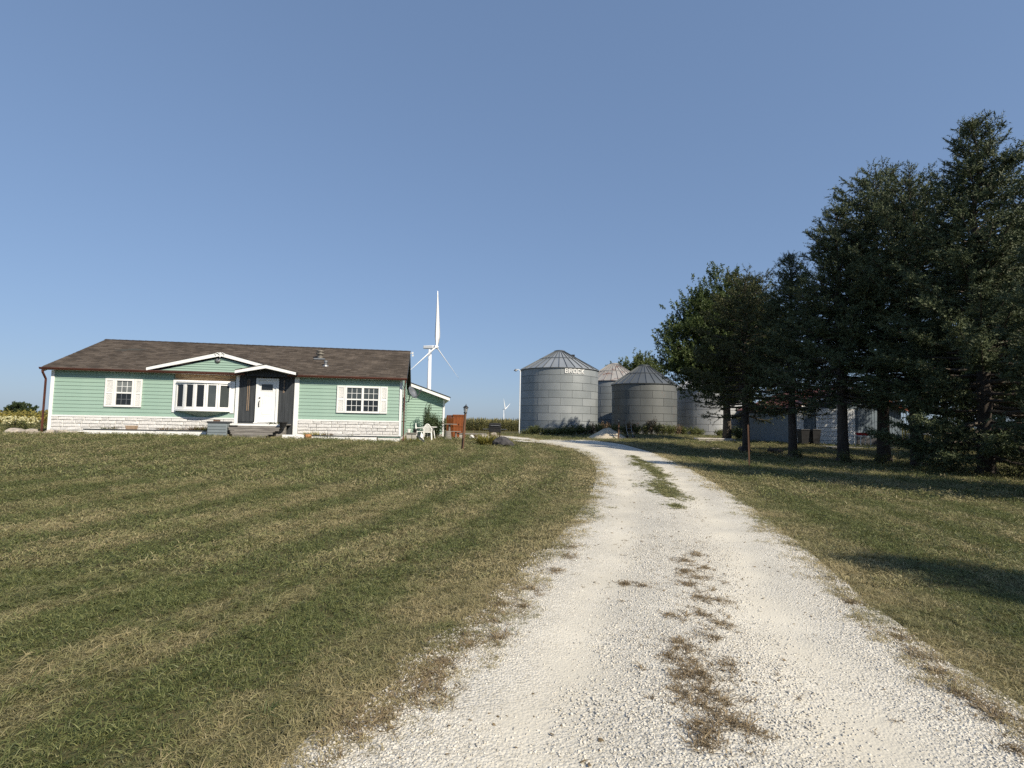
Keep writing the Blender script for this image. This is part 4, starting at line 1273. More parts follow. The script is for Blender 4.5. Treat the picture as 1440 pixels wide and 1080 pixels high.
    MB().lathe([(rr + .11, zl - .075), (rr + .12, zl - .07), (rr + .12, zl - .04), (rr + .02, zl - .03)], 48).build('eave_ring', M['rib'], t)
    return t, c, g0, rr, ze, zp
B1 = grain_bin('largest silver grain bin with white BROCK lettering under its eave', 785.5, 61.5, 8.75, 521.5, 493, 609, .815, 11, 32, M['galv'], M['galv_roof'], rot=.10)
B3 = grain_bin('dark grey grain bin with tree shade put into its colour', 905.5, 61, 7.15, 541.5, 513.5, 609, .815, 9, 26, M['galv_shaded'], M['galv_roof_shaded'], rot=.2)
B2 = grain_bin('rust streaked roof grain bin standing behind two others', 863, 71.5, 8.4, 538, 511, 608, .815, 10, 30, M['galv'], M['rust_roof'], rot=.05, ribm=M['rust_roof'])
B4 = grain_bin('pale white grain bin half hidden behind the leafy tree', 996, 65, 8.4, 549, 520, 612, .815, 10, 30, M['galv_pale'], M['galv_pale'], rot=.3, ribm=M['steel'])
# BROCK lettering round the eave of the big bin
t1, c1, g1, rr1, ze1, zp1 = B1
view = math.atan2(-c1[1], -c1[0])
def bin_angle(px):
    d = ray(px, 525); d = d / np.linalg.norm(d[:2])
    # intersect with the wall cylinder
    o = -c1[:2]; dd = d[:2] / np.linalg.norm(d[:2])
    b_ = o @ dd; cc = o @ o - (rr1 + .03) ** 2
    q = b_ * b_ - cc
    p = o + dd * (-b_ - math.sqrt(max(q, 0)))
    return math.atan2(p[1], p[0])
def block_letter(ch, w, h, t, d=.03):
    """Heavy sans capitals built from strokes; local x right, z up, front at -y."""
    b = MB(); P = lambda q: b.prism(q, -d, 0)
    c = t * .55
    bar = lambda x0, x1, z0, z1: b.box(x0, x1, -d, 0, z0, z1)
    if ch in 'BRK': bar(0, t, 0, h)
    if ch in 'BR':
        m = h * .5
        bar(t, w - t, h - t * .9, h); bar(t, w - t, m - t * .45, m + t * .45)
        P([(w - t, m + .001), (w - c * .4, m + c * .6), (w, m + c), (w, h - c), (w - c, h), (w - t, h)])
        if ch == 'B':
            bar(t, w - t, 0, t * .9)
            P([(w - t, 0), (w - c, 0), (w, c), (w, m - c), (w - c * .4, m - c * .6), (w - t, m - .001)])
        else:
            P([(w * .42, m - t * .46), (w * .42 + t * .4, m - t * .46), (w, 0), (w - t * 1.1, 0)])
    if ch in 'OC':
        P([(0, c), (c, 0), (t, 0), (t, h), (c, h), (0, h - c)])
        bar(t, w - t, 0, t * .9); bar(t, w - t, h - t * .9, h)
        if ch == 'O': P([(w - t, 0), (w - c, 0), (w, c), (w, h - c), (w - c, h), (w - t, h)])
        else:
            P([(w - t, 0), (w - c, 0), (w, c), (w, h * .30), (w - t, h * .30)]); P([(w - t, h * .70), (w, h * .70), (w, h - c), (w - c, h), (w - t, h)])
    if ch == 'K':
        P([(t + .001, h * .36), (t + .001, h * .64), (w - t * 1.2, h), (w, h)]); P([(t + .02, h * .56), (t + .02, h * .40), (w - t * 1.25, 0), (w, 0)])
    return b.mesh('letter', M['white_letter'])
M['white_letter'] = mat('white_letter', (.80, .80, .78), (.70, .70, .68), 6, .6)
for ch, px in zip('BROCK', (796.9, 802.7, 808.4, 814.0, 819.6)):
    a_ = bin_angle(px) - .10
    lt = link('letter', block_letter(ch, .38, .48, .098), t1)
    pc = Vector(((rr1 + .03) * math.cos(a_), (rr1 + .03) * math.sin(a_), ze1 - .64)); tx = Vector((-math.sin(a_), math.cos(a_), 0))
    lt.location = pc - tx * .19
    lt.rotation_euler = (0, 0, a_ + R(90))
MB().box(-.18, .18, -.18, .18, -.1, .5).build('roof_hatch', M['black'], t1)
rh = [o for o in t1.children if o.name.startswith('roof_hatch')][0]
hp = at(804.5, 502, 61.5); rh.location = (hp[0] - c1[0], -.6, hp[2] - g1 - .3); rh.rotation_euler = (0, 0, -.1)
# yard light on a thin white pole beside the big bin
p = gat(730.3, 58); 
yl = thing('yard_light', 'thin white pole with a small lamp arm beside the largest bin', 'lamp', p)
zt = at(730, 521, 58)[2] - p[2]
MB().tube([(0, 0, -.2), (0, 0, zt)], .05, 8).build('pole', M['white'], yl)
MB().tube([(0, 0, zt - .05), (-.2, -.05, zt + .12), (-.42, -.1, zt + .1)], .03, 6).build('arm', M['white'], yl)
MB().lathe([(.05, .16), (.09, .12), (.2, .0), (.21, -.05), (.1, -.1), (.02, -.12)], 12, (-.5, -.12, zt)).build('lamp_head', M['steel'], yl)

# ================================================================== WIND TURBINES
def turbine(label, hub_px, hub_py, depth, blen, hubz_ground, tips, yaw, tower_dx):
    hub = at(hub_px, hub_py, depth)
    base = gz(hub[0], hub[1])
    H_ = hub[2] - base
    t = thing('wind_turbine', label, 'wind turbine', (hub[0], hub[1], base), 0, 'white wind turbines on the horizon')
    s = blen / 50.0
    fw = Vector((math.sin(yaw), -math.cos(yaw), 0))      # the rotor faces this way
    back = -fw
    tw = back * 6.0 * s
    MB().tube([(tw.x, tw.y, -2), (tw.x, tw.y, H_ * .5), (tw.x, tw.y, H_ - 2 * s)], [2.2 * s, 1.9 * s, 1.35 * s], 20).build('tower', M['turbine'], t, smooth=True)
    nb = MB(); a0, a1_ = fw * -1.2 * s, back * 12 * s
    nb.tube([Vector((0, 0, H_)) + fw * -.8 * s, Vector((0, 0, H_)) + back * 3 * s, Vector((0, 0, H_ + .2)) + back * 12.5 * s], [1.7 * s, 2.2 * s, 1.9 * s], 4, math.pi / 4)
    nb.build('nacelle', M['turbine'], t, bevel=.5 * s)
    hb_ = MB(); hb_.tube([Vector((0, 0, H_)) + fw * k * s for k in (-1, .5, 1.6, 2.3, 2.6)], [1.6 * s, 1.7 * s, 1.3 * s, .7 * s, .1 * s], 14)
    hb_.build('hub', M['turbine'], t, smooth=True)
    side = Vector((math.cos(yaw), math.sin(yaw), 0))
    for ang in tips:
        d = side * math.sin(ang) + Vector((0, 0, 1)) * math.cos(ang)
        pitch_ax = d.cross(fw).normalized()
        b = MB(); N_ = 12
        for k in range(N_ + 1):
            f_ = k / N_
            ch = (1.0 + 1.6 * min(f_ / .18, 1) if f_ < .18 else 2.6 * (1 - .86 * (f_ - .18) / .82)) * s * 2.0
            th_ = (.9 if f_ < .08 else .9 - .75 * f_) * s
            pt = Vector((0, 0, H_)) + fw * (.6 * s) + d * (f_ * blen + .8 * s)
            w = pitch_ax * .75 + fw * .65 if True else pitch_ax
            w.normalize(); nn = d.cross(w)
            for e in ((-.35, 0), (0, .5), (.65, 0), (0, -.5)):
                b.v.append(tuple(pt + w * ch * e[0] + nn * th_ * e[1]))
        for k in range(N_):
            for q in range(4):
                b.f.append((4 * k + q, 4 * k + (q + 1) % 4, 4 * k + 4 + (q + 1) % 4, 4 * k + 4 + q))
        b.f.append((4 * N_, 4 * N_ + 1, 4 * N_ + 2, 4 * N_ + 3))
        b.build('blade', M['turbine'], t, smooth=True)
    return t
turbine('tall white wind turbine rising behind the green house', 613, 488, 480, 50, 0, (R(-1), R(119), R(239)), R(68), -7)
turbine('tiny far white wind turbine above the cornfield', 710, 575.5, 2550, 50, 0, (R(-14), R(56), R(176)), R(55), -7)

# ================================================================== TREES
def spruce_meshes(seed, h, bare, rmax, m_needle, shape=.85, droop=1.0, dens=1.0, top=0.0, gap=0.0):
    """trunk, limbs and needle sprays of one conifer (meshes in local coordinates)."""
    g = np.random.default_rng(seed)
    trunk = MB()
    r0 = .014 * h + .06
    wob = g.normal(0, .05, (9, 2)); wob[0] = 0
    tp = [(wob[k, 0] * k / 4, wob[k, 1] * k / 4, -.3 + (h * .985 + .3) * k / 8) for k in range(9)]
    tr = [r0 * (1.15 if k == 0 else 1.0) * (1 - k / 8) ** .8 + .015 for k in range(9)]
    trunk.tube(tp, tr, 12)
    for k in range(5):   # root flare
        a = 2 * math.pi * k / 5 + g.uniform(-.3, .3)
        trunk.tube([(0, 0, .35), (math.cos(a) * r0 * 1.1, math.sin(a) * r0 * 1.1, .08), (math.cos(a) * r0 * 1.7, math.sin(a) * r0 * 1.7, -.14)], [r0 * .5, r0 * .4, r0 * .2], 6)
    limbs = MB()
    S0, S1, SH = [], [], []          # twig starts, ends, tone
    z = bare
    def axis_at(zz):
        f = np.clip((zz + .3) / (h * .985 + .3) * 8, 0, 7.999); i = int(f); u = f - i
        a, b = np.array(tp[i]), np.array(tp[i + 1]); return a + (b - a) * u
    lean_az = g.uniform(0, 6.28)
    while z < h - .15:
        t = (z - bare) / (h - bare)
        prof = (1 - t) ** shape * (.80 + .20 * min(t / .15, 1))
        nb = int(g.integers(6, 9)) if t < .85 else int(g.integers(3, 6))
        a0 = g.uniform(0, 6.28)
        for k in range(nb):
            a = a0 + 2 * math.pi * k / nb + g.normal(0, .18)
            L_ = max(.16, rmax * prof * g.uniform(.72, 1.18) * (1 + .12 * math.cos(a - lean_az)))
            if g.uniform() < .06 + gap: L_ *= g.uniform(.3, .6)
            slope0 = (-.32 + .95 * t) * droop + g.normal(0, .06) + (.25 if t > .85 else 0)
            curl = .32 * droop * (1 - .3 * t)
            o = axis_at(z + g.uniform(-.1, .1))
            dh = np.array([math.cos(a), math.sin(a), 0]); sd = np.array([-math.sin(a), math.cos(a), 0])
            pt = lambda s: o + dh * L_ * s + np.array([0, 0, L_ * (slope0 * s + curl * s * s)])
            nseg = 4 if L_ > 1 else 2
            limbs.tube([tuple(pt(s)) for s in np.linspace(0, .92, nseg + 1)], [max(.008, .016 * L_ * (1 - .85 * s)) + .004 for s in np.linspace(0, 1, nseg + 1)], 4)
            # twigs along the branch
            nt = max(5, int(L_ / .085 * dens * (.30 if (t < .10 and bare > 1.5) else .62 if (t < .17 and bare > 1.5) else 1)))
            bare_in = .30 if t < .35 else (.18 if t < .7 else .05)
            s = bare_in + (1 - bare_in) * np.sort(g.uniform(0, 1, nt)) ** .85
            base = o[None] + dh[None] * (L_ * s)[:, None]; base[:, 2] += L_ * (slope0 * s + curl * s * s)
            sgn = np.where(np.arange(nt) % 2 == 0, 1.0, -1.0)
            tl = (.16 + .30 * L_ ** .7 * (1 - s) + .05) * g.uniform(.6, 1.25, nt)
            tl = np.minimum(tl, .75)
            fwd = g.uniform(.35, .9, nt)
            dr = dh[None] * fwd[:, None] + sd[None] * (sgn * g.uniform(.35, 1.0, nt))[:, None]
            dr[:, 2] += (slope0 + 2 * curl * s) * .8 + g.normal(-.14, .22, nt)
            dr /= np.linalg.norm(dr, axis=1, keepdims=True)
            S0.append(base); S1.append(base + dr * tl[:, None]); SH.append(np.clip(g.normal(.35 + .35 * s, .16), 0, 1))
            # hanging and rising secondary twigs
            m_ = int(nt * 1.2)
            q = g.integers(0, nt, m_); u = g.uniform(.3, 1, m_)
            b2 = base[q] + dr[q] * (tl[q] * u)[:, None]
            d2 = dr[q] * .7 + g.normal(0, .5, (m_, 3)); d2[:, 2] += g.choice((-.25, .35), m_)
            d2 /= np.linalg.norm(d2, axis=1, keepdims=True)
            S0.append(b2); S1.append(b2 + d2 * (g.uniform(.12, .30, m_))[:, None]); SH.append(np.clip(g.normal(.5, .2, m_), 0, 1))
            # leader twig
            S0.append(pt(.85)[None]); S1.append((pt(1.0) + np.array([0, 0, .05]))[None]); SH.append(np.array([.7]))
        z += g.uniform(.22, .34) * (1 if t < .75 else .75)
    for k in range(6):
        b_ = axis_at(h * .97); a = k * 1.05
        S0.append(b_[None]); S1.append((b_ + np.array([math.cos(a) * .12, math.sin(a) * .12, .32]))[None]); SH.append(np.array([.7]))
    A, B, H_ = np.concatenate(S0), np.concatenate(S1), np.concatenate(SH)
    ln = np.linalg.norm(B - A, axis=1)
    cnt = np.maximum(3, (ln / .055).astype(int))
    idx = np.repeat(np.arange(len(A)), cnt)
    off = np.concatenate([np.linspace(.08, 1, c) for c in cnt])
    n = len(idx)
    ax = ((B - A) / (ln[:, None] + 1e-9))[idx]
    c = A[idx] + (B - A)[idx] * off[:, None]
    Vs, Fs, Ss = [], [], []
    base_i = 0
    for k in range(3):
        rd = g.normal(0, 1, (n, 3)); rd -= ax * (rd * ax).sum(1, keepdims=True); rd /= np.linalg.norm(rd, axis=1, keepdims=True) + 1e-9
        d = ax * .75 + rd * .75
        sdv = np.cross(ax, rd)
        l = g.uniform(.06, .12, n)[:, None]; w = g.uniform(.011, .021, n)[:, None]
        V = np.stack([c - sdv * w, c + sdv * w, c + d * l], 1).reshape(-1, 3)
        Vs.append(V); Fs.append(np.arange(3 * n).reshape(n, 3) + base_i); base_i += 3 * n
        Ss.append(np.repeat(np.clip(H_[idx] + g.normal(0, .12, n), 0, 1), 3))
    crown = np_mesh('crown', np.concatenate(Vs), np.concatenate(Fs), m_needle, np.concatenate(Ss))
    return trunk.mesh('trunk', M['bark'], smooth=True), limbs.mesh('limbs', M['twig']), crown
def place_spruce(meshes, label, x, y, rz, sc=1.0, szz=1.0, group='spruce trees in a row beside the drive', deep=0.0):
    t = thing('spruce_tree', label, 'tree', (x, y, gz(x, y) - deep), rz, group)
    for nm, me in zip(('trunk', 'limb', 'crown'), meshes):
        o = link(nm, me, t); o.scale = (sc, sc, sc * szz)
    return t
SPA = spruce_meshes(501, 11.2, 2.7, 3.0, M['needle'], shape=.75, dens=1.15)
SPB = spruce_meshes(502, 12.2, 2.8, 3.3, M['needle'], shape=.55, droop=.9, dens=1.15)
SPC = spruce_meshes(503, 12.5, .7, 4.3, M['needle'], shape=.80, dens=1.45)
SPD = spruce_meshes(504, 9.3, 2.0, 3.5, M['needle_b'], shape=.50, droop=.6, gap=.05)
def tree_at(px, py):
    return on_ground(px, py)
def tz(px_base, py_base, top_py, ref_h):
    p = on_ground(px_base, py_base)
    h = at(px_base, top_py, p[1])[2] - p[2]
    return p, h / ref_h
for meshes, ref, label, px, py, top, rz in (
        (SPD, 9.3, 'olive green conifer with a thick bare trunk behind the thin brown stake', 1049, 636, 389, .4),
        (SPA, 11.2, 'slim spruce with bare lower trunk left of the white garage door', 1115, 643, 360, 1.3),
        (SPA, 11.2, 'spruce whose bare trunk crosses the white garage door', 1186, 650, 294, 3.6),
        (SPB, 12.2, 'broad flat topped spruce in front of the blue grey garage wall', 1243, 650, 243, 2.1),
        (SPB, 12.2, 'spruce with leaning bare trunk beside the white pedestal', 1291, 656, 252, 4.4),
        (SPC, 12.5, 'tallest pointed spruce with branches almost to the ground', 1388, 668, 172, .9)):
    p, s_ = tz(px, py, top, ref)
    place_spruce(meshes, label, p[0], p[1], rz, s_)
SIDE_LABELS = ['spruce behind the tallest pointed spruce, deeper in the grove', 'spruce whose shadow falls across the drive beside the tallest spruce',
    'wide low branched spruce casting its shadow on the near lawn', 'flat topped spruce at the road end of the row', 'spruce rising behind the densest low branches', 'farthest spruce shading the garage', 'spruce deep in the grove towards the garage']
# the row goes on past the edge of the picture, towards and behind the photographer
for meshes, x, y, rz, s_, dp in ((SPB, 21.5, 21.0, .3, .95, 0), (SPC, 15.2, 12.2, 2.2, .82, 0), (SPC, 15.6, -4.0, 5.0, .93, 0), (SPB, 16.4, -6.6, 1.0, .97, 0), (SPB, 28.5, 31.5, 2.0, .95, 0), (SPA, 33.5, 34.5, 1.0, 1.0, 0), (SPC, 26.0, 26.5, 3.0, .85, 0)):
    place_spruce(meshes, SIDE_LABELS.pop(0), x, y, rz, s_)

def leafy_tree(name, label, x, y, h, crown_z, rx_, rz_, nleaf, seed, m, lsize=.11, trunk_r=.2, group=None, upright=.7, nclump=90, bark=None, clear=0.0):
    g = np.random.default_rng(seed)
    z0 = gz(x, y)
    t = thing(name, label, 'tree', (x, y, z0), 0, group)
    tr = MB()
    fork = max(.8, crown_z - rz_ * .75)
    tr.tube([(0, 0, -.3), (.03, 0, fork * .5), (0, .04, fork), (0, 0, crown_z)], [trunk_r * 1.3, trunk_r, trunk_r * .85, trunk_r * .35], 10)
    tr.build('trunk', bark or M['bark2'], t, smooth=True)
    # clump centres through the crown, denser towards its outside
    d = g.normal(0, 1, (nclump, 3)); d /= np.linalg.norm(d, axis=1, keepdims=True)
    rr = g.uniform(.25, 1, nclump) ** .45
    lump = 1 + .16 * np.sin(3 * np.arctan2(d[:, 1], d[:, 0]) + seed) + .12 * np.sin(5 * d[:, 2] + seed * 2)
    c = d * (rr * lump)[:, None] * np.array([rx_, rx_, rz_]) + np.array([0, 0, crown_z])
    c = c[c[:, 2] > clear]
    lb = MB()
    for q in c[::2]:
        f = min(max((q[2] - fork) / (crown_z - fork) * .5 + .3, .2), 1.0)
        s0 = np.array([0, 0, fork + (min(q[2], crown_z) - fork) * .45])
        md = (s0 + q) / 2 + np.array([0, 0, -.1 * rz_ * .2]) + g.normal(0, .12, 3)
        lb.tube([tuple(s0), tuple(md), tuple(q)], [trunk_r * .30, trunk_r * .16, .012], 5)
    lb.build('limb', bark or M['bark2'], t)
    # upright leafy shoots in each clump
    nsh = 9
    b = np.repeat(c, nsh, 0) + g.normal(0, .16 * rx_ ** .7, (len(c) * nsh, 3)) * np.array([1, 1, .8])
    out = (b - np.array([0, 0, crown_z])) / np.array([rx_, rx_, rz_])
    sd = out * .6 + np.array([0, 0, upright]) + g.normal(0, .3, b.shape)
    sd /= np.linalg.norm(sd, axis=1, keepdims=True)
    per = max(6, int(nleaf / len(b)))
    sl_ = g.uniform(.35, .75, len(b)) * (rx_ / 3.2) ** .5
    i = np.repeat(np.arange(len(b)), per)
    f = g.uniform(0, 1, len(i))
    pos = b[i] + sd[i] * (sl_[i] * f)[:, None] + g.normal(0, .05, (len(i), 3))
    ax = sd[i] * .5 + g.normal(0, .75, (len(i), 3))
    nr = g.normal(0, 1, (len(i), 3)) + np.array([0, 0, .8])
    tone = np.clip(g.normal(.45, .22, len(i)) + .15 * (g.uniform(0, 1, len(b))[i] - .5), 0, 1)
    V, Q, S = leaf_quads(pos, ax, nr, g.uniform(.7, 1.3, len(i)) * lsize, g.uniform(.45, .7, len(i)) * lsize, tone)
    link('crown', np_mesh('crown', V, Q, m, S), t)
    return t
p = gat(1022, 45)
leafy_tree('leafy_tree', 'dark green leafy tree with upright shoots beside the pale bin', p[0], p[1], 13, 7.9, 4.5, 5.1, 170000, 601, M['leaf'], .17, .30, nclump=480, upright=.7, clear=2.9)
p = gat(897, 84)
leafy_tree('leafy_tree', 'sunlit olive tree crown showing behind the rusty roofed bin', p[0], p[1], 12, 6.8, 5.0, 4.6, 70000, 602, M['leaf_far'], .22, .3, nclump=260)
p = gat(1330, 55)
leafy_tree('leafy_tree', 'leafy tree standing far behind the garage and spruces', p[0], p[1], 11, 6.0, 5.0, 4.5, 26000, 603, M['leaf'], .2, .3, nclump=80)
p = gat(1440, 48)
leafy_tree('leafy_tree', 'leafy tree beyond the densest low spruce branches', p[0], p[1], 11, 6.0, 5.5, 4.8, 26000, 604, M['leaf'], .2, .3, nclump=80)
for px, d, h, rx_, lb_ in ((25, 190, 3.6, 2.6, 'taller tree of the small clump beyond the bean field'), (36, 192, 2.7, 2.6, 'lower tree of the small clump beyond the bean field'), (12, 195, 2.2, 1.0, 'narrow bush left of the clump beyond the bean field')):
    p = at(px, 584, d)
    leafy_tree('far_tree', lb_, p[0], p[1], h, 2.2 + h * .4 + (1.0 - gz(p[0], p[1])) * .6, rx_, h * .55 + .4, 9000, 610 + px, M['shrub'], .35, .2, nclump=40)

# ================================================================== GARAGE AND SHEDS BEHIND THE TREES
gA, gB = on_ground(1122, 624), on_ground(1268, 627)
gd = 38.0
pA, pB = gat(1121, gd), gat(1268, gd)
GWD = float(np.linalg.norm(pB[:2] - pA[:2]))
gth = math.atan2(pB[1] - pA[1], pB[0] - pA[0])
gar = thing('garage', 'blue grey steel garage with white overhead door and rusty red roof', 'garage', (pA[0], pA[1], min(pA[2], pB[2]) - .02), gth)
gz0 = gar.location[2]
def gfac(px, py):
    p = at(px, py, gd); return float(p[0] - pA[0]), float(p[2] - gz0)
eH = gfac(1265, 574)[1]; pkx, pkz = gfac(1192, 543)
gx_ = lambda px: gfac(px, 600)[0]
GDp = 9.0
MB().prism([(0, -.2), (GWD, -.2), (GWD, eH), (pkx, pkz - .12), (0, eH)], .04, GDp).build('wall', M['bluewall'], gar)
# front sheets: ribbed steel, above a dark wainscot
xx = 0.0; dx0, dx1 = gx_(1150), gx_(1199.5)
dtop = gfac(1170, 577)[1]; dbot = .04
while xx < GWD - .05:
    w_ = min(.6, GWD - xx); cx_ = xx + w_ / 2
    top = (eH + (pkz - .12 - eH) * (cx_ / pkx)) if cx_ < pkx else (eH + (pkz - .12 - eH) * (GWD - cx_) / (GWD - pkx))
    lo = dtop + .1 if dx0 - .3 < cx_ < dx1 + .3 else .62
    b = MB().box(xx + .004, xx + w_ - .004, .012, .036, lo, top - .12)
    for k in range(3): b.box(xx + .06 + k * .2, xx + .10 + k * .2, -.004, .011, lo, top - .12)
    b.build('wall_sheet', M['bluewall'], gar)
    if not (dx0 - .3 < cx_ < dx1 + .3):
        MB().box(xx + .004, xx + w_ - .004, .0, .036, -.1, .615).build('wainscot_panel', M['darkwall'], gar)
    xx += w_
MB().box(0, .45, -.01, .002, -.1, eH).build('painted_sun_strip', M['white'], gar)  # white strip stands in for sun on this corner between tree shadows
dr_ = MB().box(dx0 - .12, dx0, -.03, .01, -.05, dtop + .12).box(dx1, dx1 + .12, -.03, .01, -.05, dtop + .12).box(dx0, dx1, -.03, .01, dtop, dtop + .12)
gdo = dr_.build('overhead_door', M['white2'], gar)
nsec = 8
for k in range(nsec):
    z0, z1 = dbot + (dtop - dbot) * k / nsec, dbot + (dtop - dbot) * (k + 1) / nsec
    MB().box(dx0 + .005, dx1 - .005, -.012 + .004 * (k % 2), .012, z0 + .014, z1 - .014).build('door_section', M['white2'], gdo, bevel=.008)
for s_ in (-1, 1):
    xe = -.35 if s_ < 0 else GWD + .35
    ze_ = eH - .15
    MB().prism([(xe, ze_), (pkx, pkz), (pkx, pkz + .06), (xe, ze_ + .06)] if s_ < 0 else [(pkx, pkz), (xe, ze_), (xe, ze_ + .06), (pkx, pkz + .06)], -.45, GDp + .3).build('roof', M['rustroof'], gar)
    MB().prism([(xe, ze_ - .16), (pkx, pkz - .16), (pkx, pkz - .005), (xe, ze_ - .005)] if s_ < 0 else [(pkx, pkz - .16), (xe, ze_ - .16), (xe, ze_ - .005), (pkx, pkz - .005)], -.48, -.44).build('rake_board', M['white'] if s_ < 0 else M['rustroof'], gar)
tag(link('concrete_apron', MB().box(dx0 - 1.2, dx1 + .6, -3.6, -.06, -.3, .05).mesh('concrete_apron', M['concrete']), loc=tuple(gar.location), rot=(0, 0, gth)), kind='structure')
# white table with a red tub on it, in front of the garage
p = gat(1213, 36.2)
tb = thing('garden_table', 'small white table in front of the dark garage wainscot', 'table', p, .1)
MB().box(-.42, .42, -.3, .3, .66, .70).build('table_top', M['whiteplastic'], tb, bevel=.01)
for sx in (-.36, .36):
    for sy in (-.24, .24): MB().tube([(sx, sy, 0), (sx * .96, sy * .96, .66)], .03, 6).build('leg', M['whiteplastic'], tb)
tag(link('red_tub', MB().lathe([(.30, 0), (.36, .02), (.42, .16), (.44, .18), (.38, .17), (.30, .05)], 18).mesh('red_tub', M['red']), loc=(p[0], p[1], p[2] + .702)), 'shallow red tub on the small white table', 'tub')
# dark bins left of the door
p = gat(1137, 36.8)
for dx_, lb in ((-.38, 'black wheeled bin against the garage corner'), (.38, 'black wheeled bin next to the overhead door')):
    wb = thing('wheeled_bin', lb, 'bin', (p[0] + dx_, p[1], gz(p[0] + dx_, p[1])), .05 * dx_, 'black wheeled bins by the garage')
    b = MB(); b.hexa([(-.22, -.24, .06), (.22, -.24, .06), (.22, .24, .06), (-.22, .24, .06), (-.29, -.32, .98), (.29, -.32, .98), (.29, .32, .98), (-.29, .32, .98)])
    b.build('body', M['black'], wb, bevel=.02)
    MB().prism([(-.31, .985), (.31, .985), (.29, 1.05), (-.29, 1.05)], -.35, .34).build('lid', M['black'], wb, bevel=.015)
    for sx in (-.25, .25): MB().tube([(sx - .03, .24, .1), (sx + .03, .24, .1)], .1, 12).build('wheel', M['darkplastic'], wb)
# low grey shed beyond
p0, p1 = gat(1062, 58), gat(1135, 58)
w_ = float(np.hypot(*(p1 - p0)[:2]))
sh = thing('machine_shed', 'low grey machine shed seen between the conifer trunks', 'shed', p0, 0)
hs_ = at(1090, 581, 58)[2] - p0[2]
MB().box(0, w_, 0, 8, -.3, hs_).build('wall', M['greywall'], sh)
for k in range(int(w_ / .9)):
    MB().box(k * .9 + .01, k * .9 + .88, -.03, -.004, .02, hs_ - .03).build('wall_sheet', M['greywall'], sh)
MB().prism([(-.3, hs_ + .01), (w_ + .3, hs_ + .01), (w_ + .3, hs_ + .1), (-.3, hs_ + .1)], -.4, 4).build('fascia', M['greywall'], sh)
MB().hexa([(-.3, -.4, hs_ + .102), (w_ + .3, -.4, hs_ + .102), (w_ + .3, 8.3, hs_ + 1.2), (-.3, 8.3, hs_ + 1.2), (-.3, -.4, hs_ + .15), (w_ + .3, -.4, hs_ + .15), (w_ + .3, 8.3, hs_ + 1.25), (-.3, 8.3, hs_ + 1.25)]).build('roof', M['galv_roof'], sh)
# white pedestal on bricks, white bent pipe, beyond the trees
p = gat(1279.5, 37)
pd = thing('white_pedestal', 'white pedestal on a brick base beside the garage', 'pedestal', p)
MB().lathe([(.16, .32), (.17, .36), (.12, .4), (.11, .82), (.16, .86), (.2, .88), (.2, .92)], 12).build('column', M['white'], pd)
for k in range(3):
    for j in range(3):
        MB().box(-.34 + j * .23, -.13 + j * .23, -.2, .2, k * .105 - .03, k * .105 + .068).build('brick', M['brick'], pd)
p = gat(1308, 36)
hz_ = at(1305, 610, 36)[2] - p[2]
tag(link('bent_pipe', MB().tube([(-.45, 0, hz_), (-.15, 0, hz_ - .03), (.12, .02, hz_ - .16), (.3, .05, hz_ - .38), (.38, .08, -.1)], .085, 10).mesh('bent_pipe', M['white'], True), loc=tuple(p)), 'white bent pipe rising from the grass behind the spruces', 'pipe')

# ================================================================== YARD OBJECTS
def rock_mesh(seed, sx, sy, sz, m, n=3):
    import bmesh
    bm = bmesh.new(); bmesh.ops.create_icosphere(bm, subdivisions=n, radius=1)
    g = np.random.default_rng(seed); o = g.uniform(0, 50, 3)
    from mathutils import noise as NZ
    for v in bm.verts:
        q = v.co.copy()
        f = 1 + .34 * NZ.noise(q * 1.1 + Vector(o)) + .14 * NZ.noise(q * 2.9 + Vector(o)) + .05 * NZ.noise(q * 7 + Vector(o))
        v.co = Vector((q.x * sx * f, q.y * sy * f, max(q.z * sz * f, -sz * .45)))
    me = bpy.data.meshes.new('rock'); bm.to_mesh(me); bm.free(); me.materials.append(m)
    return me
def rock(name, label, p, seed, sx, sy, sz, m, group=None, rz=0):
    o = link(name, rock_mesh(seed, sx, sy, sz, m), loc=(p[0], p[1], p[2] + sz * .30), rot=(0, 0, rz))
    return tag(o, label, 'rock', group)
p = on_ground(707, 628)
rock('boulder', 'big dark grey boulder on the lawn beside the drive', p, 11, .56, .42, .40, M['boulder'])

def plant(name, label, p, n, h, r, m, seed, lw=.03, lean=.7, cat='plant', group=None, extra=None):
    g = np.random.default_rng(seed)
    a, q = g.uniform(0, 6.283, n), r * np.sqrt(g.uniform(0, 1, n)) * .5
    base = np.stack([q * np.cos(a), q * np.sin(a), np.full(n, -.03)], 1)
    t = g.uniform(.1, 1, n) * lean
    b_ = a + g.normal(0, .5, n)
    d = np.stack([np.cos(b_) * t, np.sin(b_) * t, np.ones(n)], 1)
    ln = h * g.uniform(.55, 1.1, n)
    bend = np.stack([np.cos(b_), np.sin(b_), -np.ones(n) * .8], 1) * (ln * .35 * g.uniform(.2, 1.4, n))[:, None]
    V, T_, S = blades(base, d, ln, lw * g.uniform(.6, 1.3, n), bend, g.uniform(0, 1, n))
    o = link(name, np_mesh(name, V, T_, m, S), loc=tuple(map(float, p)))
    return tag(o, label, cat, group)
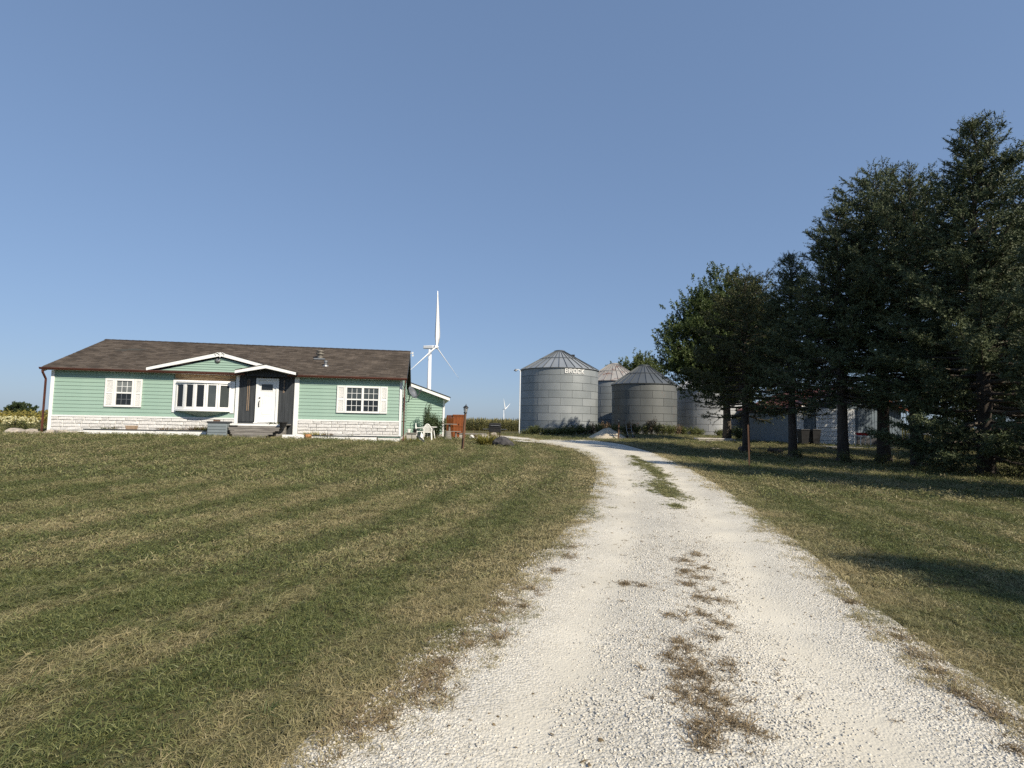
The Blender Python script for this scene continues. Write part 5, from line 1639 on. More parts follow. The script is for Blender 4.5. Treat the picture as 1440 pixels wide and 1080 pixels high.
def bush(name, label, p, h, r, nl, m, seed, ls=.06, cat='shrub', group=None, stems=8):
    g = np.random.default_rng(seed)
    t = thing(name, label, cat, p, g.uniform(0, 6.28), group)
    sm = MB(); tips = []
    for k in range(stems):
        a = g.uniform(0, 6.28); rr = r * g.uniform(.3, .95); hh = h * g.uniform(.6, 1.02) * (1 - .25 * rr / r)
        pts_ = [(0.05 * math.cos(a), .05 * math.sin(a), -.05), (rr * .45 * math.cos(a), rr * .45 * math.sin(a), hh * .5), (rr * math.cos(a + .2), rr * math.sin(a + .2), hh)]
        sm.tube(pts_, [.016, .011, .004], 4); tips.append(pts_)
    sm.build('stem', M['twig'], t)
    P_ = np.array(tips)
    i = g.integers(0, stems, nl); f = np.sqrt(g.uniform(.03, 1, nl))
    a_ = np.where(f < .5, 0, 1); u = np.where(f < .5, f * 2, f * 2 - 1)
    pos = P_[i, a_] + (P_[i, a_ + 1] - P_[i, a_]) * u[:, None] + g.normal(0, .14 * r + .02, (nl, 3))
    pos[:, 2] = np.maximum(pos[:, 2], .02)
    V, Q, S = leaf_quads(pos, g.normal(0, 1, (nl, 3)) + np.array([0, 0, .5]), g.normal(0, 1, (nl, 3)), ls * g.uniform(.7, 1.4, nl), ls * g.uniform(.35, .6, nl), np.clip(g.normal(.45, .25, nl), 0, 1))
    link('foliage', np_mesh('foliage', V, Q, m, S), t)
    return t
# strap-leaved clumps beside the boulder
p = on_ground(684, 625)
plant('daylily_clump', 'large yellowing strap leaved clump left of the dark boulder', p + np.array([0, -.4, 0]), 420, .85, .7, M['strap'], 21, .035, .75)
for k, (px, py, sx, lb) in enumerate(((678, 620, .34, 'pale fieldstone left of the smoker'), (688, 620, .26, 'tan fieldstone behind the strap leaved clump'), (695, 621, .3, 'upright pale fieldstone beside the dark boulder'), (664, 616, .2, 'white rounded stone near the cedar cabinet'))):
    p = gat(px, 33.0 + k * .7)
    rock('fieldstone', lb, p, 31 + k, sx * .95, sx * .8, sx * 1.2 if k == 2 else sx * .75, M['rock'] if k < 3 else M['white'], 'fieldstones round the fire corner', rz=k)
for k, (px, d, lb) in enumerate(((700, 34, 'tan stalk clump behind the dark boulder'), (692, 35.5, 'feathery tan grass clump in front of the smoker'), (672, 34.5, 'dry grass clump left of the smoker'))):
    plant('ornamental_grass', lb, gat(px, d), 120, .8, .3, M['drystem'], 41 + k, .014, .5, group='dry ornamental grasses by the smoker')
# black smoker grill
p = gat(696, 37)
sm_ = thing('smoker_grill', 'black barbecue smoker with side shelves beyond the strap leaved clump', 'grill', p, .05)
zg = at(696, 595, 37)[2] - p[2]
MB().prism([(-.42, zg - .36), (.42, zg - .36), (.42, zg - .1), (.36, zg), (-.36, zg), (-.42, zg - .1)], -.28, .28).build('lid', M['black'], sm_, bevel=.03)
MB().box(-.40, .40, -.27, .27, zg - .62, zg - .365).build('firebox', M['black'], sm_, bevel=.02)
for s_ in (-1, 1): MB().box(min(s_ * .405, s_ * .82), max(s_ * .405, s_ * .82), -.24, .24, zg - .44, zg - .39).build('side_shelf', M['darkplastic'], sm_)
for sx in (-.34, .34):
    for sy in (-.2, .2): MB().tube([(sx, sy, -.02), (sx, sy, zg - .62)], .03, 6).build('leg', M['black'], sm_)
MB().tube([(-.3, -.33, zg - .16), (.3, -.33, zg - .16)], .018, 6).build('handle', M['steel'], sm_)
# log bench
p = gat(664, 33.5)
bn = thing('log_bench', 'low timber bench between lamp post and strap leaved clump', 'bench', p, .05)
MB().box(-.9, .9, -.18, .18, .30, .38).build('seat', M['greywood'], bn, bevel=.01)
for sx in (-.65, .65): MB().box(sx - .12, sx + .12, -.15, .15, -.05, .297).build('leg', M['concrete'], bn)
# cedar cabinet
c0, c1_ = gat(627.5, 34.5), gat(637, 34.0)
cabd = 34.0
cab = thing('cedar_cabinet', 'orange stained cedar cabinet on the patio behind the lamp post', 'cabinet', gat(637, cabd), 0)
zc = at(645, 583.5, cabd)[2] - cab.location[2]; wc = float(gat(653.5, cabd)[0] - gat(637, cabd)[0]); wl = float(gat(637, cabd)[0] - gat(627.3, cabd)[0])
MB().box(.01, wc - .01, .03, .75, .04, zc - .03).build('carcass', M['cedar'], cab)
for k in range(4):
    a_ = wc * k / 4; MB().box(a_ + .008, a_ + wc / 4 - .008, -.01, .027, .12, zc - .08).build('front_board', M['cedar'], cab, bevel=.006)
for z_ in (.06, zc * .5, zc - .1): MB().box(.0, wc, -.032, -.0115, z_, z_ + .09).build('cross_rail', M['cedar'], cab)
MB().box(-.03, wc + .03, -.05, .8, zc - .028, zc + .02).build('top_board', M['cedar'], cab)
MB().box(wc * .49, wc * .53, -.05, -.033, zc * .55, zc * .64).build('latch', M['black'], cab)
dl = link('open_door', None, cab); dl.rotation_euler = (0, 0, R(12)); bpy.data.objects.remove(dl)
for k in range(3):
    MB().hexa([(-wl + wl * k / 3 + .006, .18 - .06 * k, .04), (-wl + wl * (k + 1) / 3 - .006, .12 - .06 * k, .04), (-wl + wl * (k + 1) / 3 - .006, .16 - .06 * k, .04), (-wl + wl * k / 3 + .006, .22 - .06 * k, .04),
               (-wl + wl * k / 3 + .006, .18 - .06 * k, zc - .02), (-wl + wl * (k + 1) / 3 - .006, .12 - .06 * k, zc - .02), (-wl + wl * (k + 1) / 3 - .006, .16 - .06 * k, zc - .02), (-wl + wl * k / 3 + .006, .22 - .06 * k, zc - .02)]).build('side_board', M['cedar'], cab)
# bird table / potting stand with grey stump
p = gat(632, 33)
pt_ = thing('potting_stand', 'small grey wooden stand in front of the cedar cabinet', 'stand', p, .1)
MB().box(-.45, .45, -.2, .2, .86, .91).build('top', M['greywood'], pt_)
MB().tube([(0, 0, -.1), (0, 0, .86)], .06, 8).build('post', M['greywood'], pt_)
MB().box(.1, .7, -.15, .15, .42, .46).build('shelf', M['greywood'], pt_)
MB().tube([(.4, 0, -.1), (.4, 0, .42)], .05, 8).build('post', M['greywood'], pt_)
p = gat(630, 32.3)
tag(link('tree_stump', MB().lathe([(.26, -.1), (.22, .1), (.19, .4), (.18, .48), (.02, .5)], 12).mesh('tree_stump', M['greywood']), loc=tuple(p)), 'grey weathered stump at the foot of the potting stand', 'stump')
# leaning lamp post on the lawn
def lamp_post(label, base, top_px, top_py, m, r=.055, rungs=True):
    t = thing('lamp_post', label, 'lamp post', base)
    tp_ = at(top_px, top_py, base[1]) - base
    v = Vector(tp_); n_ = v.normalized()
    MB().tube([n_ * -.15, v * .5, v * .80], [r, r, r * .9], 8).build('post', m, t)
    b0 = v * .80
    q = lambda f: b0 + (v - b0) * f
    MB().tube([q(0), q(.12)], [r * 1.5, r * 1.3], 8).build('collar', M['black'], t)
    MB().tube([q(.12), q(.6)], [r * .9, r * 1.7], 6).build('lantern_glass', M['lamp_glass'], t)
    MB().tube([q(.58), q(.62), q(.8), q(.84), q(1.0)], [r * 2.3, r * 2.2, r * .9, r * .35, r * .12], 8).build('lantern_cap', M['black'], t)
    cage = MB()
    for k in range(4):
        a = k * math.pi / 2 + .4; o1 = Vector((math.cos(a), math.sin(a), 0)) * r
        cage.tube([q(.12) + o1, q(.6) + o1 * 1.85], r * .13, 4)
    cage.build('lantern_cage', M['black'], t)
    return t
b0 = on_ground(650, 634)
lp = lamp_post('leaning wooden lamp post with black lantern on the lawn by the house', b0, 655.5, 568, M['postwood'])
MB().tube([(.02, -.06, -.1), (.06, -.07, .55)], .035, 6).build('brace', M['postwood'], lp)
plant('weed_tuft', 'dark weed tuft at the foot of the leaning lamp post', b0 + np.array([.1, -.1, 0]), 40, .3, .12, M['weed'], 51, .02)
lamp_post('straight thin lamp post standing beside the sand pile', gat(869.5, 46.5), 870.5, 588, M['postwood'], .06)
# sand pile
p = gat(855, 48)
sp_ = MB(); g = np.random.default_rng(3); n = 28
prof = [(1.95, -.12), (1.7, .05), (1.3, .30), (.9, .56), (.5, .82), (.22, .98), (.03, 1.03)]
sp_.lathe(prof, n)
sp_.v = [(x * (1 + .12 * math.sin(3 * math.atan2(y, x))) + g.normal(0, .03), y * .8 + g.normal(0, .03), z * .92 + g.normal(0, .015)) for x, y, z in sp_.v]
tag(link('sand_pile', sp_.mesh('sand_pile', M['sand'], True), loc=tuple(p)), 'pale sand pile at the edge of the bins', 'sand pile')
# steel hand cart
p = gat(887.5, 48)
hc = thing('hand_cart', 'grey steel hand cart tipped in the weeds beside the lamp post', 'cart', p, .5)
for s_ in (-.28, .28): MB().tube([(s_, 0, .1), (s_, .25, .75), (s_, .35, 1.25)], .03, 6).build('rail', M['steel'], hc)
for z_ in (.3, .6, .9): MB().tube([(-.28, .08 + z_ * .2, z_), (.28, .08 + z_ * .2, z_)], .025, 6).build('rung', M['steel'], hc)
MB().box(-.3, .3, -.35, .02, .05, .08).build('toe_plate', M['steel'], hc)
for s_ in (-.36, .36): MB().tube([(s_ - .04, .12, .16), (s_ + .04, .12, .16)], .17, 14).build('wheel', M['black'], hc)
# stacked white boards
p0, p1 = gat(975.5, 45), gat(1046, 44)
w_ = float(p1[0] - p0[0])
for k, (a_, b_, z_, dy, lb) in enumerate(((0, w_ * .80, .16, 0, 'topmost long white board on the stack near the conifer'), (.05, w_ * .86, .08, .05, 'middle white board of the stack near the conifer'), (.3, w_ * 1.18, 0, -.3, 'lowest longest white board of the stack near the conifer'), (w_ * .3, w_ * .8, .17, .35, 'short tan board lying behind on the stack'))):
    o = link('board', MB().box(0, b_ - a_, -.16, .16, 0, .075).mesh('board', M['lumber'] if k != 3 else M['clay'], False), loc=(p0[0] + a_, p0[1] + dy, gz(p0[0] + w_ / 2, p0[1]) + .02 + z_), rot=(0, 0, math.atan2(p1[1] - p0[1], w_) + .01 * k), bevel=.008)
    tag(o, lb, 'board', 'stacked white boards')
# brown stake
b0 = on_ground(1054, 656)
st2 = thing('wooden_stake', 'thin brown wooden stake in the lawn before the olive conifer', 'stake', b0)
v = at(1052, 597, b0[1]) - b0
MB().tube([(0, 0, -.2), tuple(v * .97)], .04, 4, .4).build('stake', M['postwood'], st2)
MB().tube([tuple(v * .97), tuple(v)], [.035, .012], 4, .4).build('point', M['postwood'], st2)
# logs and stumps under the trees
for px, py, sx, lb, sd_ in ((1042, 634, .45, 'dark log lying at the foot of the olive conifer', 61), (1090, 637, .42, 'dark jagged stump between two conifers', 62), (996, 623, .2, 'small dark stump near the white boards', 63)):
    p = on_ground(px, py)
    o = thing('old_stump', lb, 'stump', p, sd_)
    b = MB(); g = np.random.default_rng(sd_)
    b.tube([(-sx, 0, sx * .25), (0, .02, sx * .32), (sx, -.04, sx * .22)], [sx * .3, sx * .36, sx * .28], 9)
    b.build('log', M['bark'], o)
    b = MB()
    for k in range(3): b.tube([(-sx * .7 + k * .06, 0, sx * .4), (-sx * .8 + .05 * k, .02, sx * (1.0 - .2 * k))], [sx * .14, .01], 5)
    b.build('splinter', M['bark'], o)
# pale spots in the lawn: a limestone slab and a chip
p = on_ground(1007, 631)
tag(link('flat_stone', rock_mesh(71, .35, .18, .05, M['rock'], 2), loc=tuple(p)), 'flat pale stone lying in the lawn near the stake', 'rock')

# ---- patio corner by the rear wing
def mono_chair(label, p, rz):
    t = thing('plastic_chair', label, 'chair', p, rz, 'white plastic garden chairs on the patio')
    MB().prism([(-.23, .40), (.23, .40), (.24, .44), (-.24, .44)], -.23, .22).build('seat', M['whiteplastic'], t, bevel=.015)
    bk = MB()
    n = 9
    for k in range(n):
        f = k / (n - 1); zt_ = .62 + .28 * math.sin(math.pi * f)
        x_ = -.22 + .44 * f
        bk.hexa([(x_ - .02, .19, .44), (x_ + .02, .19, .44), (x_ + .02, .22, .44), (x_ - .02, .22, .44), (x_ - .02, .27, zt_), (x_ + .02, .27, zt_), (x_ + .02, .30, zt_), (x_ - .02, .30, zt_)])
    bk.tube([(-.24 + .48 * k / 10, .285, .60 + .30 * math.sin(math.pi * k / 10)) for k in range(11)], .025, 6)
    bk.build('backrest', M['whiteplastic'], t)
    for sx in (-.22, .22):
        MB().tube([(sx * 1.15, -.22, -.02), (sx, -.2, .42), (sx * 1.1, -.2, .62)], .028, 6).build('leg', M['whiteplastic'], t)
        MB().tube([(sx * 1.15, .26, -.02), (sx, .2, .42)], .028, 6).build('leg', M['whiteplastic'], t)
        MB().box(sx * 1.1 - .03, sx * 1.1 + .03, -.24, .26, .62, .65).build('armrest', M['whiteplastic'], t, bevel=.01)
    return t
mono_chair('white plastic chair with its back to the house wing', gat(591.5, 32.0), R(100))
mono_chair('white plastic chair facing the house beside the table', gat(601.5, 31.2), R(185))
p = gat(604, 32.4)
tb = thing('plastic_table', 'round white plastic table before the shrub on the patio', 'table', p)
MB().lathe([(.44, .66), (.46, .68), (.46, .70), (.42, .71), (.02, .71)], 20).build('table_top', M['whiteplastic'], tb)
for k in range(4):
    a = k * math.pi / 2 + .5; MB().tube([(.36 * math.cos(a), .36 * math.sin(a), -.02), (.25 * math.cos(a), .25 * math.sin(a), .66)], .03, 6).build('leg', M['whiteplastic'], tb)
p = gat(613, 33.2)
bush('garden_shrub', 'dark green shrub growing against the rear wing', p, 1.55, .75, 5200, M['shrub'], 81, .09, stems=16)
p = gat(601, 33.4)
bush('garden_shrub', 'tall thin leafy shrub beside the shepherd hook', p, 2.2, .28, 1300, M['shrub'], 82, .085, stems=7)
p = gat(598, 33.0)
hk = link('shepherd_hook', MB().tube([(0, 0, -.1), (0, 0, 1.95)] + [(.16 - .16 * math.cos(a), 0, 1.95 + .2 * math.sin(a)) for a in np.linspace(.2, math.pi, 7)] + [(.33, 0, 1.75)], .014, 5).mesh('shepherd_hook', M['black']), loc=tuple(p))
tag(hk, 'thin black shepherd hook beside the tall thin shrub', 'hook')
# low patio wall with pots
p = gat(572, 27.2)
pw = thing('patio_wall', 'low concrete patio wall at the corner of the house', 'wall', p, HTH)
wp = float(gat(586, 27.2)[0] - p[0])
for r_ in range(2):
    for k in range(2): MB().box(wp * k / 2 + .008, wp * (k + 1) / 2 - .008, -.15, .2, r_ * .26 - .1, r_ * .26 + .145).build('block', M['concrete'], pw, bevel=.01)
MB().box(-.05, wp + .06, -.2, .25, .41, .46).build('cap', M['greywood'], pw)
MB().hexa([(wp + .02, -.18, .30), (wp + .5, -.18, -.15), (wp + .5, -.1, -.15), (wp + .02, -.1, .30), (wp + .02, -.18, .42), (wp + .58, -.18, -.1), (wp + .58, -.1, -.1), (wp + .02, -.1, .42)]).build('stair_stringer', M['darkplastic'], pw)
for dx_, m_, lb in ((.1, M['white'], 'white flower pot on the patio wall'), (.42, M['black'], 'black flower pot on the patio wall')):
    w_p = Vector((p[0], p[1], p[2])) + Vector((math.cos(HTH) * dx_, math.sin(HTH) * dx_, .462))
    tag(link('flower_pot', MB().lathe([(.07, 0), (.1, .14), (.115, .145), (.115, .18), (.09, .175), (.08, .12)], 12).mesh('flower_pot', m_), loc=tuple(w_p)), lb, 'flower pot', 'pots on the patio wall')
plant('garden_plant', 'green grassy plant below the patio wall', gat(578, 26.6), 130, .38, .5, M['weed'], 83, .025, 1.0)
plant('garden_plant', 'yellow green grassy plant beside the plastic chairs', gat(584, 26.9), 130, .34, .4, M['strap'], 84, .025, 1.0)
p = gat(593, 30.6)
tag(link('white_cone', MB().lathe([(.16, -.02), (.15, .03), (.03, .42), (.01, .44)], 12).mesh('white_cone', M['whiteplastic']), loc=tuple(p)), 'small white cone in the grass by the chairs', 'cone')

# ---- along the house front (local frame of the house)
def hloc(x, y, z=0.0):
    w = hw(x, y); return (float(w[0]), float(w[1]), float(gz(w[0], w[1]) + z))
def bed(label, px0, px1, y0, top_dark=True):
    x0, x1 = fac(px0, 608, y0)[0], fac(px1, 608, y0)[0]
    zg = min(gz(*hw(x0, y0)[:2]), gz(*hw(x1, y0)[:2])) - HO[2]
    t = thing('garden_bed_edging', label, 'edging', hw(x0, y0, 0), HTH, 'white edged garden beds along the house')
    zt_ = zg + .27
    nb = max(1, round((x1 - x0) / 1.2)); 
    for k in range(nb): MB().box((x1 - x0) * k / nb + .004, (x1 - x0) * (k + 1) / nb - .004, -.06, .0, zg - .2, zt_ - .06).build('edging_board', M['white'], t)
    for k in range(nb): MB().box((x1 - x0) * k / nb + .003, (x1 - x0) * (k + 1) / nb - .003, -.08, .08, zt_ - .057, zt_ - .015).build('cap_board', M['darkplastic'], t)
    so = MB().box(0, x1 - x0, .085, -y0 - .07, zg - .2, zt_ - .10).build('soil', mat('bed_soil', (.06, .045, .03), (.09, .07, .045), 12, .95, bump=.8), t)
    return x0, x1, zt_ - .10
L0, L1, LZ = bed('long white edged garden bed under the bow window', 118, 291, -.75)
R0, R1, RZ = bed('white edged garden bed under the twin window', 411, 530, -.75)
g = np.random.default_rng(17)
def bedpos(x, y, z): 
    w = hw(x, y, z); return (float(w[0]), float(w[1]), float(w[2]))
for k, (px, h_, m_, n_, lb) in enumerate(((152, .28, 'weed', 140, 'low green plant in the bed below the shuttered window'), (160, .5, 'drystem', 24, 'tall dry stalk in the bed below the shuttered window'), (232, .34, 'drystem', 120, 'dry flower clump left of the bow window bed centre'), (247, .26, 'strap', 70, 'yellow green sprout in the bed under the bow window'), (256, .50, 'drystem', 26, 'tall dry stalk in the bed under the bow window'),
                                 (264, .30, 'drystem', 60, 'low dry sprig right of the tall stalk'), (277, .42, 'drystem', 200, 'tan dry flower mound beside the grey storage box'), (286, .45, 'weed', 160, 'green weeds against the grey storage box'), (436, .40, 'strap', 120, 'yellow green clump right of the entry steps'), (450, .36, 'strap', 110, 'yellow leaved clump in the bed under the twin window'), (462, .34, 'drystem', 90, 'drying clump in the bed under the twin window'), (492, .2, 'weed', 60, 'small green sprig under the twin window'))):
    x_ = fac(px, 605, -.4)[0]
    plant('bed_plant', lb, bedpos(x_, -.42, LZ if px < 300 else RZ), n_, h_, .42, M[m_], 100 + k, .02 if n_ > 30 else .012, .9 if n_ > 30 else .35, group='plants in the beds along the house')
x_ = fac(185, 603, -.45)[0]
tag(link('planter_box', MB().hexa([(-.16, -.12, 0), (.16, -.12, 0), (.16, .12, 0), (-.16, .12, 0), (-.19, -.15, .24), (.19, -.15, .24), (.19, .15, .24), (-.19, .15, .24)]).mesh('planter_box', M['clay']), loc=bedpos(x_, -.45, LZ), rot=(0, 0, HTH), bevel=.012), 'square tan planter box in the bed under the house wall', 'planter')
x_ = fac(433.5, 611, -.95)[0]
pk_ = thing('pumpkin', 'small orange pumpkin at the end of the garden bed', 'pumpkin', hloc(x_, -.98), 0)
b = MB(); n = 40
b.lathe([(.03, .0), (.12, .01), (.18, .07), (.195, .14), (.17, .21), (.1, .255), (.03, .245)], n)
b.v = [(x * (1 - .09 * abs(math.cos(4 * math.atan2(y, x)))), y * (1 - .09 * abs(math.cos(4 * math.atan2(y, x)))), z) for x, y, z in b.v]
pk_.scale = (.8, .8, .8)
b.build('shell', M['orange'], pk_, smooth=True)
MB().tube([(0, 0, .24), (.01, 0, .29), (.04, 0, .32)], [.025, .018, .02], 6).build('stalk', M['greywood'], pk_)
# entry steps
sx0, sx1 = fac(326, 598, -.6)[0], fac(405.5, 598, -.6)[0]
sgz = gz(*hw((sx0 + sx1) / 2, -1.5)[:2]) - HO[2]
stp = thing('entry_steps', 'grey weathered timber steps up to the white front door', 'steps', hw(sx0, 0, 0), HTH)
wS = sx1 - sx0
topz = dB - .06
MB().box(0, wS, -1.02, -.98, topz - .09, topz + .0).build('white_edge', M['white'], stp)
for k in range(6): MB().box(.0, wS, -.975 + k * .155, -.83 + k * .155, topz - .045, topz - .005).build('deck_board', M['greywood'], stp)
nst = 3; rise = (topz - sgz) / (nst + 1)
for k in range(nst):
    zt_ = topz - rise * (k + 1); y0 = -1.03 - .29 * (k + 1)
    ins = .18 * (k + .5)
    for j in range(2): MB().box(ins, wS - ins - .1, y0 + j * .143, y0 + .137 + j * .143, zt_ - .045, zt_).build('tread', M['greywood'], stp)
    MB().box(ins + .02, wS - ins - .12, y0 + .015, y0 + .05, zt_ - rise + .0, zt_ - .047).build('riser', M['greywood'], stp)
MB().box(.05, wS - .05, -1.01, -.72, sgz - .2, topz - .1).build('base', M['greywood'], stp)
# white block end right of the steps
xq0, xq1 = fac(397, 612, -1.3)[0], fac(427, 613, -1.3)[0]
zq = gz(*hw(xq0, -1.3)[:2]) - HO[2]
for k in range(2): pass
tag(link('white_kerb_block', MB().box(0, xq1 - xq0, -.1, .1, zq - .2, zq + .16).mesh('white_kerb_block', M['white']), loc=tuple(map(float, hw(xq0, -1.3))), rot=(0, 0, HTH), bevel=.015), 'white kerb block in the grass right of the entry steps', 'kerb')
# grey storage box
bx0_, bx1_ = fac(293.5, 605, -1.1)[0], fac(323, 605, -1.1)[0]
sbx = thing('storage_box', 'blue grey plastic storage box left of the entry steps', 'storage box', hloc(bx0_, -1.4), HTH)
wb = bx1_ - bx0_; hb_ = fac(305, 592.5, -1.35)[1] - (gz(*hw(bx0_, -1.35)[:2]) - HO[2])
MB().box(.03, wb - .03, .03, .55, .0, hb_ - .08).build('bin', M['greyplastic'], sbx, bevel=.02)
for k in range(4): MB().box(.05, wb - .05, .012, .03, .06 + k * (hb_ - .16) / 4, .06 + (k + 1) * (hb_ - .16) / 4 - .015).build('front_panel', M['greyplastic'], sbx, bevel=.006)
MB().box(0, wb, 0, .58, hb_ - .078, hb_).build('lid', M['darkplastic'], sbx, bevel=.02)
tag(link('dark_brick', MB().box(-.12, .12, -.06, .06, 0, .06).mesh('dark_brick', M['postwood']), loc=bedpos(bx0_ + wb * .36, -1.1, (sbx.location[2] - HO[2]) + hb_ + .002), rot=(0, 0, HTH)), 'dark brick lying on the grey storage box lid', 'brick')
# black pots and tangled items left of the steps
for k, (px, dy, r_, h_) in enumerate(((325.5, -1.25, .13, .30), (331, -1.35, .16, .24), (328, -1.05, .15, .5))):
    x_ = fac(px, 607, dy)[0]
    o = link('black_pot', MB().lathe([(r_ * .7, 0), (r_, h_ * .9), (r_ * 1.1, h_ * .92), (r_ * 1.1, h_), (r_ * .85, h_ - .01), (r_ * .8, h_ * .8)], 14).mesh('black_pot', M['black']), loc=hloc(x_, dy))
    tag(o, ('short black pot against the grey storage box', 'wide black pot at the foot of the steps', 'tall black pot beside the step treads')[k], 'flower pot', 'black pots by the entry steps')
for k, px in enumerate((382, 394)):
    x_ = fac(px, 600, -.9)[0]
    plant('step_plant', ('low green plant on the top step board', 'trailing green plant by the black planter on the steps')[k], bedpos(x_, -.85, topz), 60, .2, .22, M['weed'], 140 + k, .03, 1.4)
x_ = fac(398, 604, -1.2)[0]
tag(link('black_planter', MB().lathe([(.10, 0), (.17, .2), (.19, .21), (.19, .25), (.15, .24)], 14).mesh('black_planter', M['black']), loc=bedpos(x_, -1.22, topz - rise + .002)), 'black planter on the right end of the entry steps', 'flower pot')
# corner of the house: rubble, flowers
for k, (dx_, dy, s_, lb) in enumerate(((-.4, -.5, .28, 'grey fieldstone left of the downspout'), (-1.0, -.3, .32, 'flat grey fieldstone by the cream flowers'), (.35, -.45, .24, 'pale fieldstone right of the left downspout'), (.8, -.5, .26, 'rough fieldstone under the stone veneer'), (1.25, -.45, .18, 'small fieldstone by the bed edging'))):
    rock('fieldstone', lb, hloc(dx_, dy), 150 + k, s_ * 1.3, s_, s_ * .6, M['rock'], 'fieldstones at the corner of the house', rz=k)
for k in range(7):
    x_ = -4.8 + k * .62 + .2 * math.sin(k * 3)
    p = hloc(x_, .4 + .3 * math.cos(k * 2.1))
    t = bush('flower_clump', ('cream flower clump nearest the downspout stones', 'cream flower clump next to the fieldstones')[k - 5] if k >= 5 else 'cream flowering clump in the bed beyond the house corner', p, .62, .42, 500, M['weed'], 160 + k, .07, 'flowers', 'cream flowers beyond the house corner', stems=9)
    gg = np.random.default_rng(170 + k); n = 44
    pos = np.stack([gg.normal(0, .26, n), gg.normal(0, .26, n), gg.uniform(.42, .72, n)], 1)
    V, Q, S = leaf_quads(np.repeat(pos, 6, 0), gg.normal(0, 1, (n * 6, 3)) + np.array([0, -.3, .4]), gg.normal(0, 1, (n * 6, 3)), np.full(n * 6, .075), np.full(n * 6, .05), gg.uniform(0, 1, n * 6))
    link('bloom', np_mesh('bloom', V, Q, M['bloom'], S), t)

# ---- weeds round the bins
g = np.random.default_rng(55)
wl_ = [(742, 58, .5), (750, 56.5, 1.0), (757, 56.2, 1.1), (766, 56, .7), (776, 56, .8), (786, 55.8, .9), (796, 55.6, 1.3), (803, 55.5, .9), (815, 56, 1.2), (823, 56.3, 1.3), (832, 57, 1.2), (841, 58, 1.2), (850, 60, 1.4),
       (862, 57.5, 1.2), (880, 56.8, 1.0), (888, 56.5, 1.5), (897, 56.2, 1.2), (908, 56, 1.3), (916, 56, 1.7), (925, 56, 1.3), (934, 56.2, 1.2), (943, 56.6, 1.2), (953, 57.5, 1.1), (962, 58, .9), (972, 58.5, .9), (983, 59, .8), (1010, 59.5, .8), (1028, 60, 1.0)]
for k, (px, d, h_) in enumerate(wl_):
    dry = k in (10, 12, 15, 18, 22)
    side = ('largest bin', 'rusty roofed bin', 'dark grey bin', 'pale bin')[0 if px < 838 else 1 if px < 860 else 2 if px < 958 else 3]
    bush('weed_clump', ('dry brown weeds' if dry else 'knee high green weeds' if h_ < .95 else 'waist high green weeds' if h_ < 1.25 else 'shoulder high green weeds') + ' growing at the foot of the ' + side, gat(px, d), h_, .75, 900, M['drystem'] if dry else M['weed'], 700 + k, .13, 'weeds', 'weeds round the grain bins', stems=10)
for px, d, h_, lb in ((1068, 52, 1.8, 'bushy green shrub before the low grey shed'), (1040, 50, 1.2, 'round green shrub behind the olive conifer'), (1078, 54, 1.5, 'dark shrub against the low grey shed wall'), (1098, 53, 1.0, 'low shrub by the low grey shed wall')):
    bush('garden_shrub', lb, gat(px, d), h_, .9, 1800, M['weed'] if px != 1078 else M['shrub'], int(px), .12, stems=12)
for px, py, lb in ((1240, 653, 'weeds round the trunk before the blue grey wall'), (1190, 652, 'weeds round the trunk crossing the garage door'), (1125, 646, 'twiggy suckers beside the slim spruce'), (1335, 664, 'low weeds under the tallest spruce'), (1425, 672, 'bramble under the tallest spruce')):
    bush('undergrowth', lb, on_ground(px, py), .55, .5, 420, M['weed'], int(px) + 7, .07, 'weeds', 'undergrowth below the spruces', stems=10)

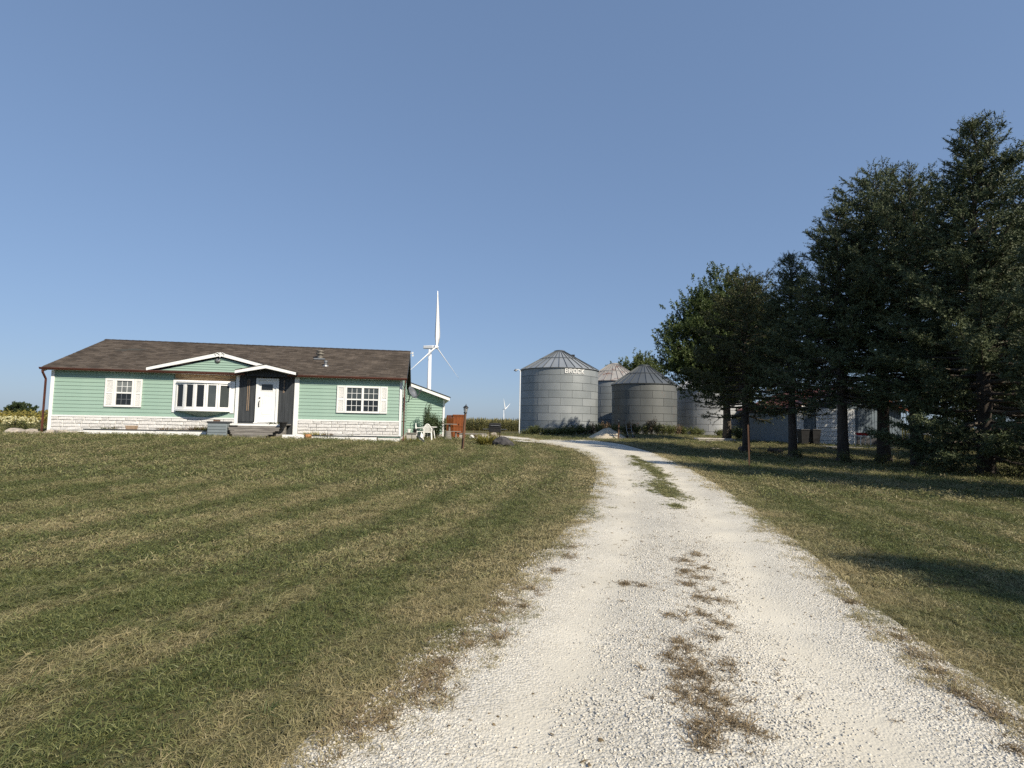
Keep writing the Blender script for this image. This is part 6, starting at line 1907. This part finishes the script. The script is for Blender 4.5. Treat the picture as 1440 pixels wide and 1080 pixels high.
# ================================================================== FIELDS
def crop_src(nm, seed, h, n, ls, m, corn=False):
    g = np.random.default_rng(seed)
    if corn:
        b = [np.array([0, 0, 0.])]
        base = np.stack([np.zeros(n), np.zeros(n), g.uniform(.1, .9, n) * h], 1); a = g.uniform(0, 6.28, n)
        d = np.stack([np.cos(a), np.sin(a), g.uniform(.5, 1.3, n)], 1); ln = g.uniform(.5, .8, n)
        bend = np.stack([np.cos(a) * .2, np.sin(a) * .2, -g.uniform(.2, .7, n)], 1)
        base = np.concatenate([base, [[0, 0, 0], [0, 0, h * .8]]]); d = np.concatenate([d, [[.02, 0, 1], [.05, .02, 1]]]); ln = np.concatenate([ln, [h, h * .28]]); bend = np.concatenate([bend, np.zeros((2, 3))])
        V, T_, S = blades(base, d, ln, np.concatenate([np.full(n, .09), [.06, .10]]), bend, np.concatenate([g.uniform(0, 1, n), [.6, 1.0]]))
        return src(nm, np_mesh(nm, V, T_, m, S))
    pos = np.stack([g.normal(0, .16, n), g.normal(0, .16, n), h * g.uniform(.25, 1, n) ** .7], 1)
    V, Q, S = leaf_quads(pos, g.normal(0, 1, (n, 3)), g.normal(0, .6, (n, 3)) + np.array([0, 0, 1]), ls * g.uniform(.7, 1.3, n), ls * g.uniform(.6, .9, n), np.clip(g.normal(.5, .3, n), 0, 1))
    return src(nm, np_mesh(nm, V, Q, m, S))
def field(name, label, cat, x0, x1, y0, y1, row, step, sources, m, seed, keep=None):
    g = np.random.default_rng(seed)
    X, Y = np.meshgrid(np.arange(x0, x1, step), np.arange(y0, y1, row))
    x, y = X.ravel() + g.uniform(-.4, .4, X.size) * step, Y.ravel() + g.normal(0, .05, X.size)
    if keep is not None:
        k = keep(x, y); x, y = x[k], y[k]
    n = len(x)
    return make_scatter(name, np.stack([x, y, gz(x, y) - .02], 1), np.stack([g.normal(0, .06, n), g.normal(0, .06, n), g.uniform(0, 6.28, n)], 1), g.uniform(.82, 1.12, n), g.integers(0, len(sources), n), np.zeros(n), sources, label, cat, m)
field('soybean_field', 'yellowing soybean field beyond the corner of the house', 'field', -170, -24, 30, 150, .76, .42,
      [crop_src('soy_%d' % i, 800 + i, .85, 30, .14, M['crop']) for i in range(4)], M['crop'], 5,
      keep=lambda x, y: (x < -y * .62 - 3) & (x > -y * 1.15 - 12) & ((y < 70) | (np.arange(len(x)) % 2 == 0)))
field('corn_field', 'ripening cornfield along the horizon beyond the yard', 'field', -45, 150, 88, 106, .76, .30,
      [crop_src('corn_%d' % i, 820 + i, 1.95, 11, .14, M['corn'], True) for i in range(4)], M['corn'], 6)
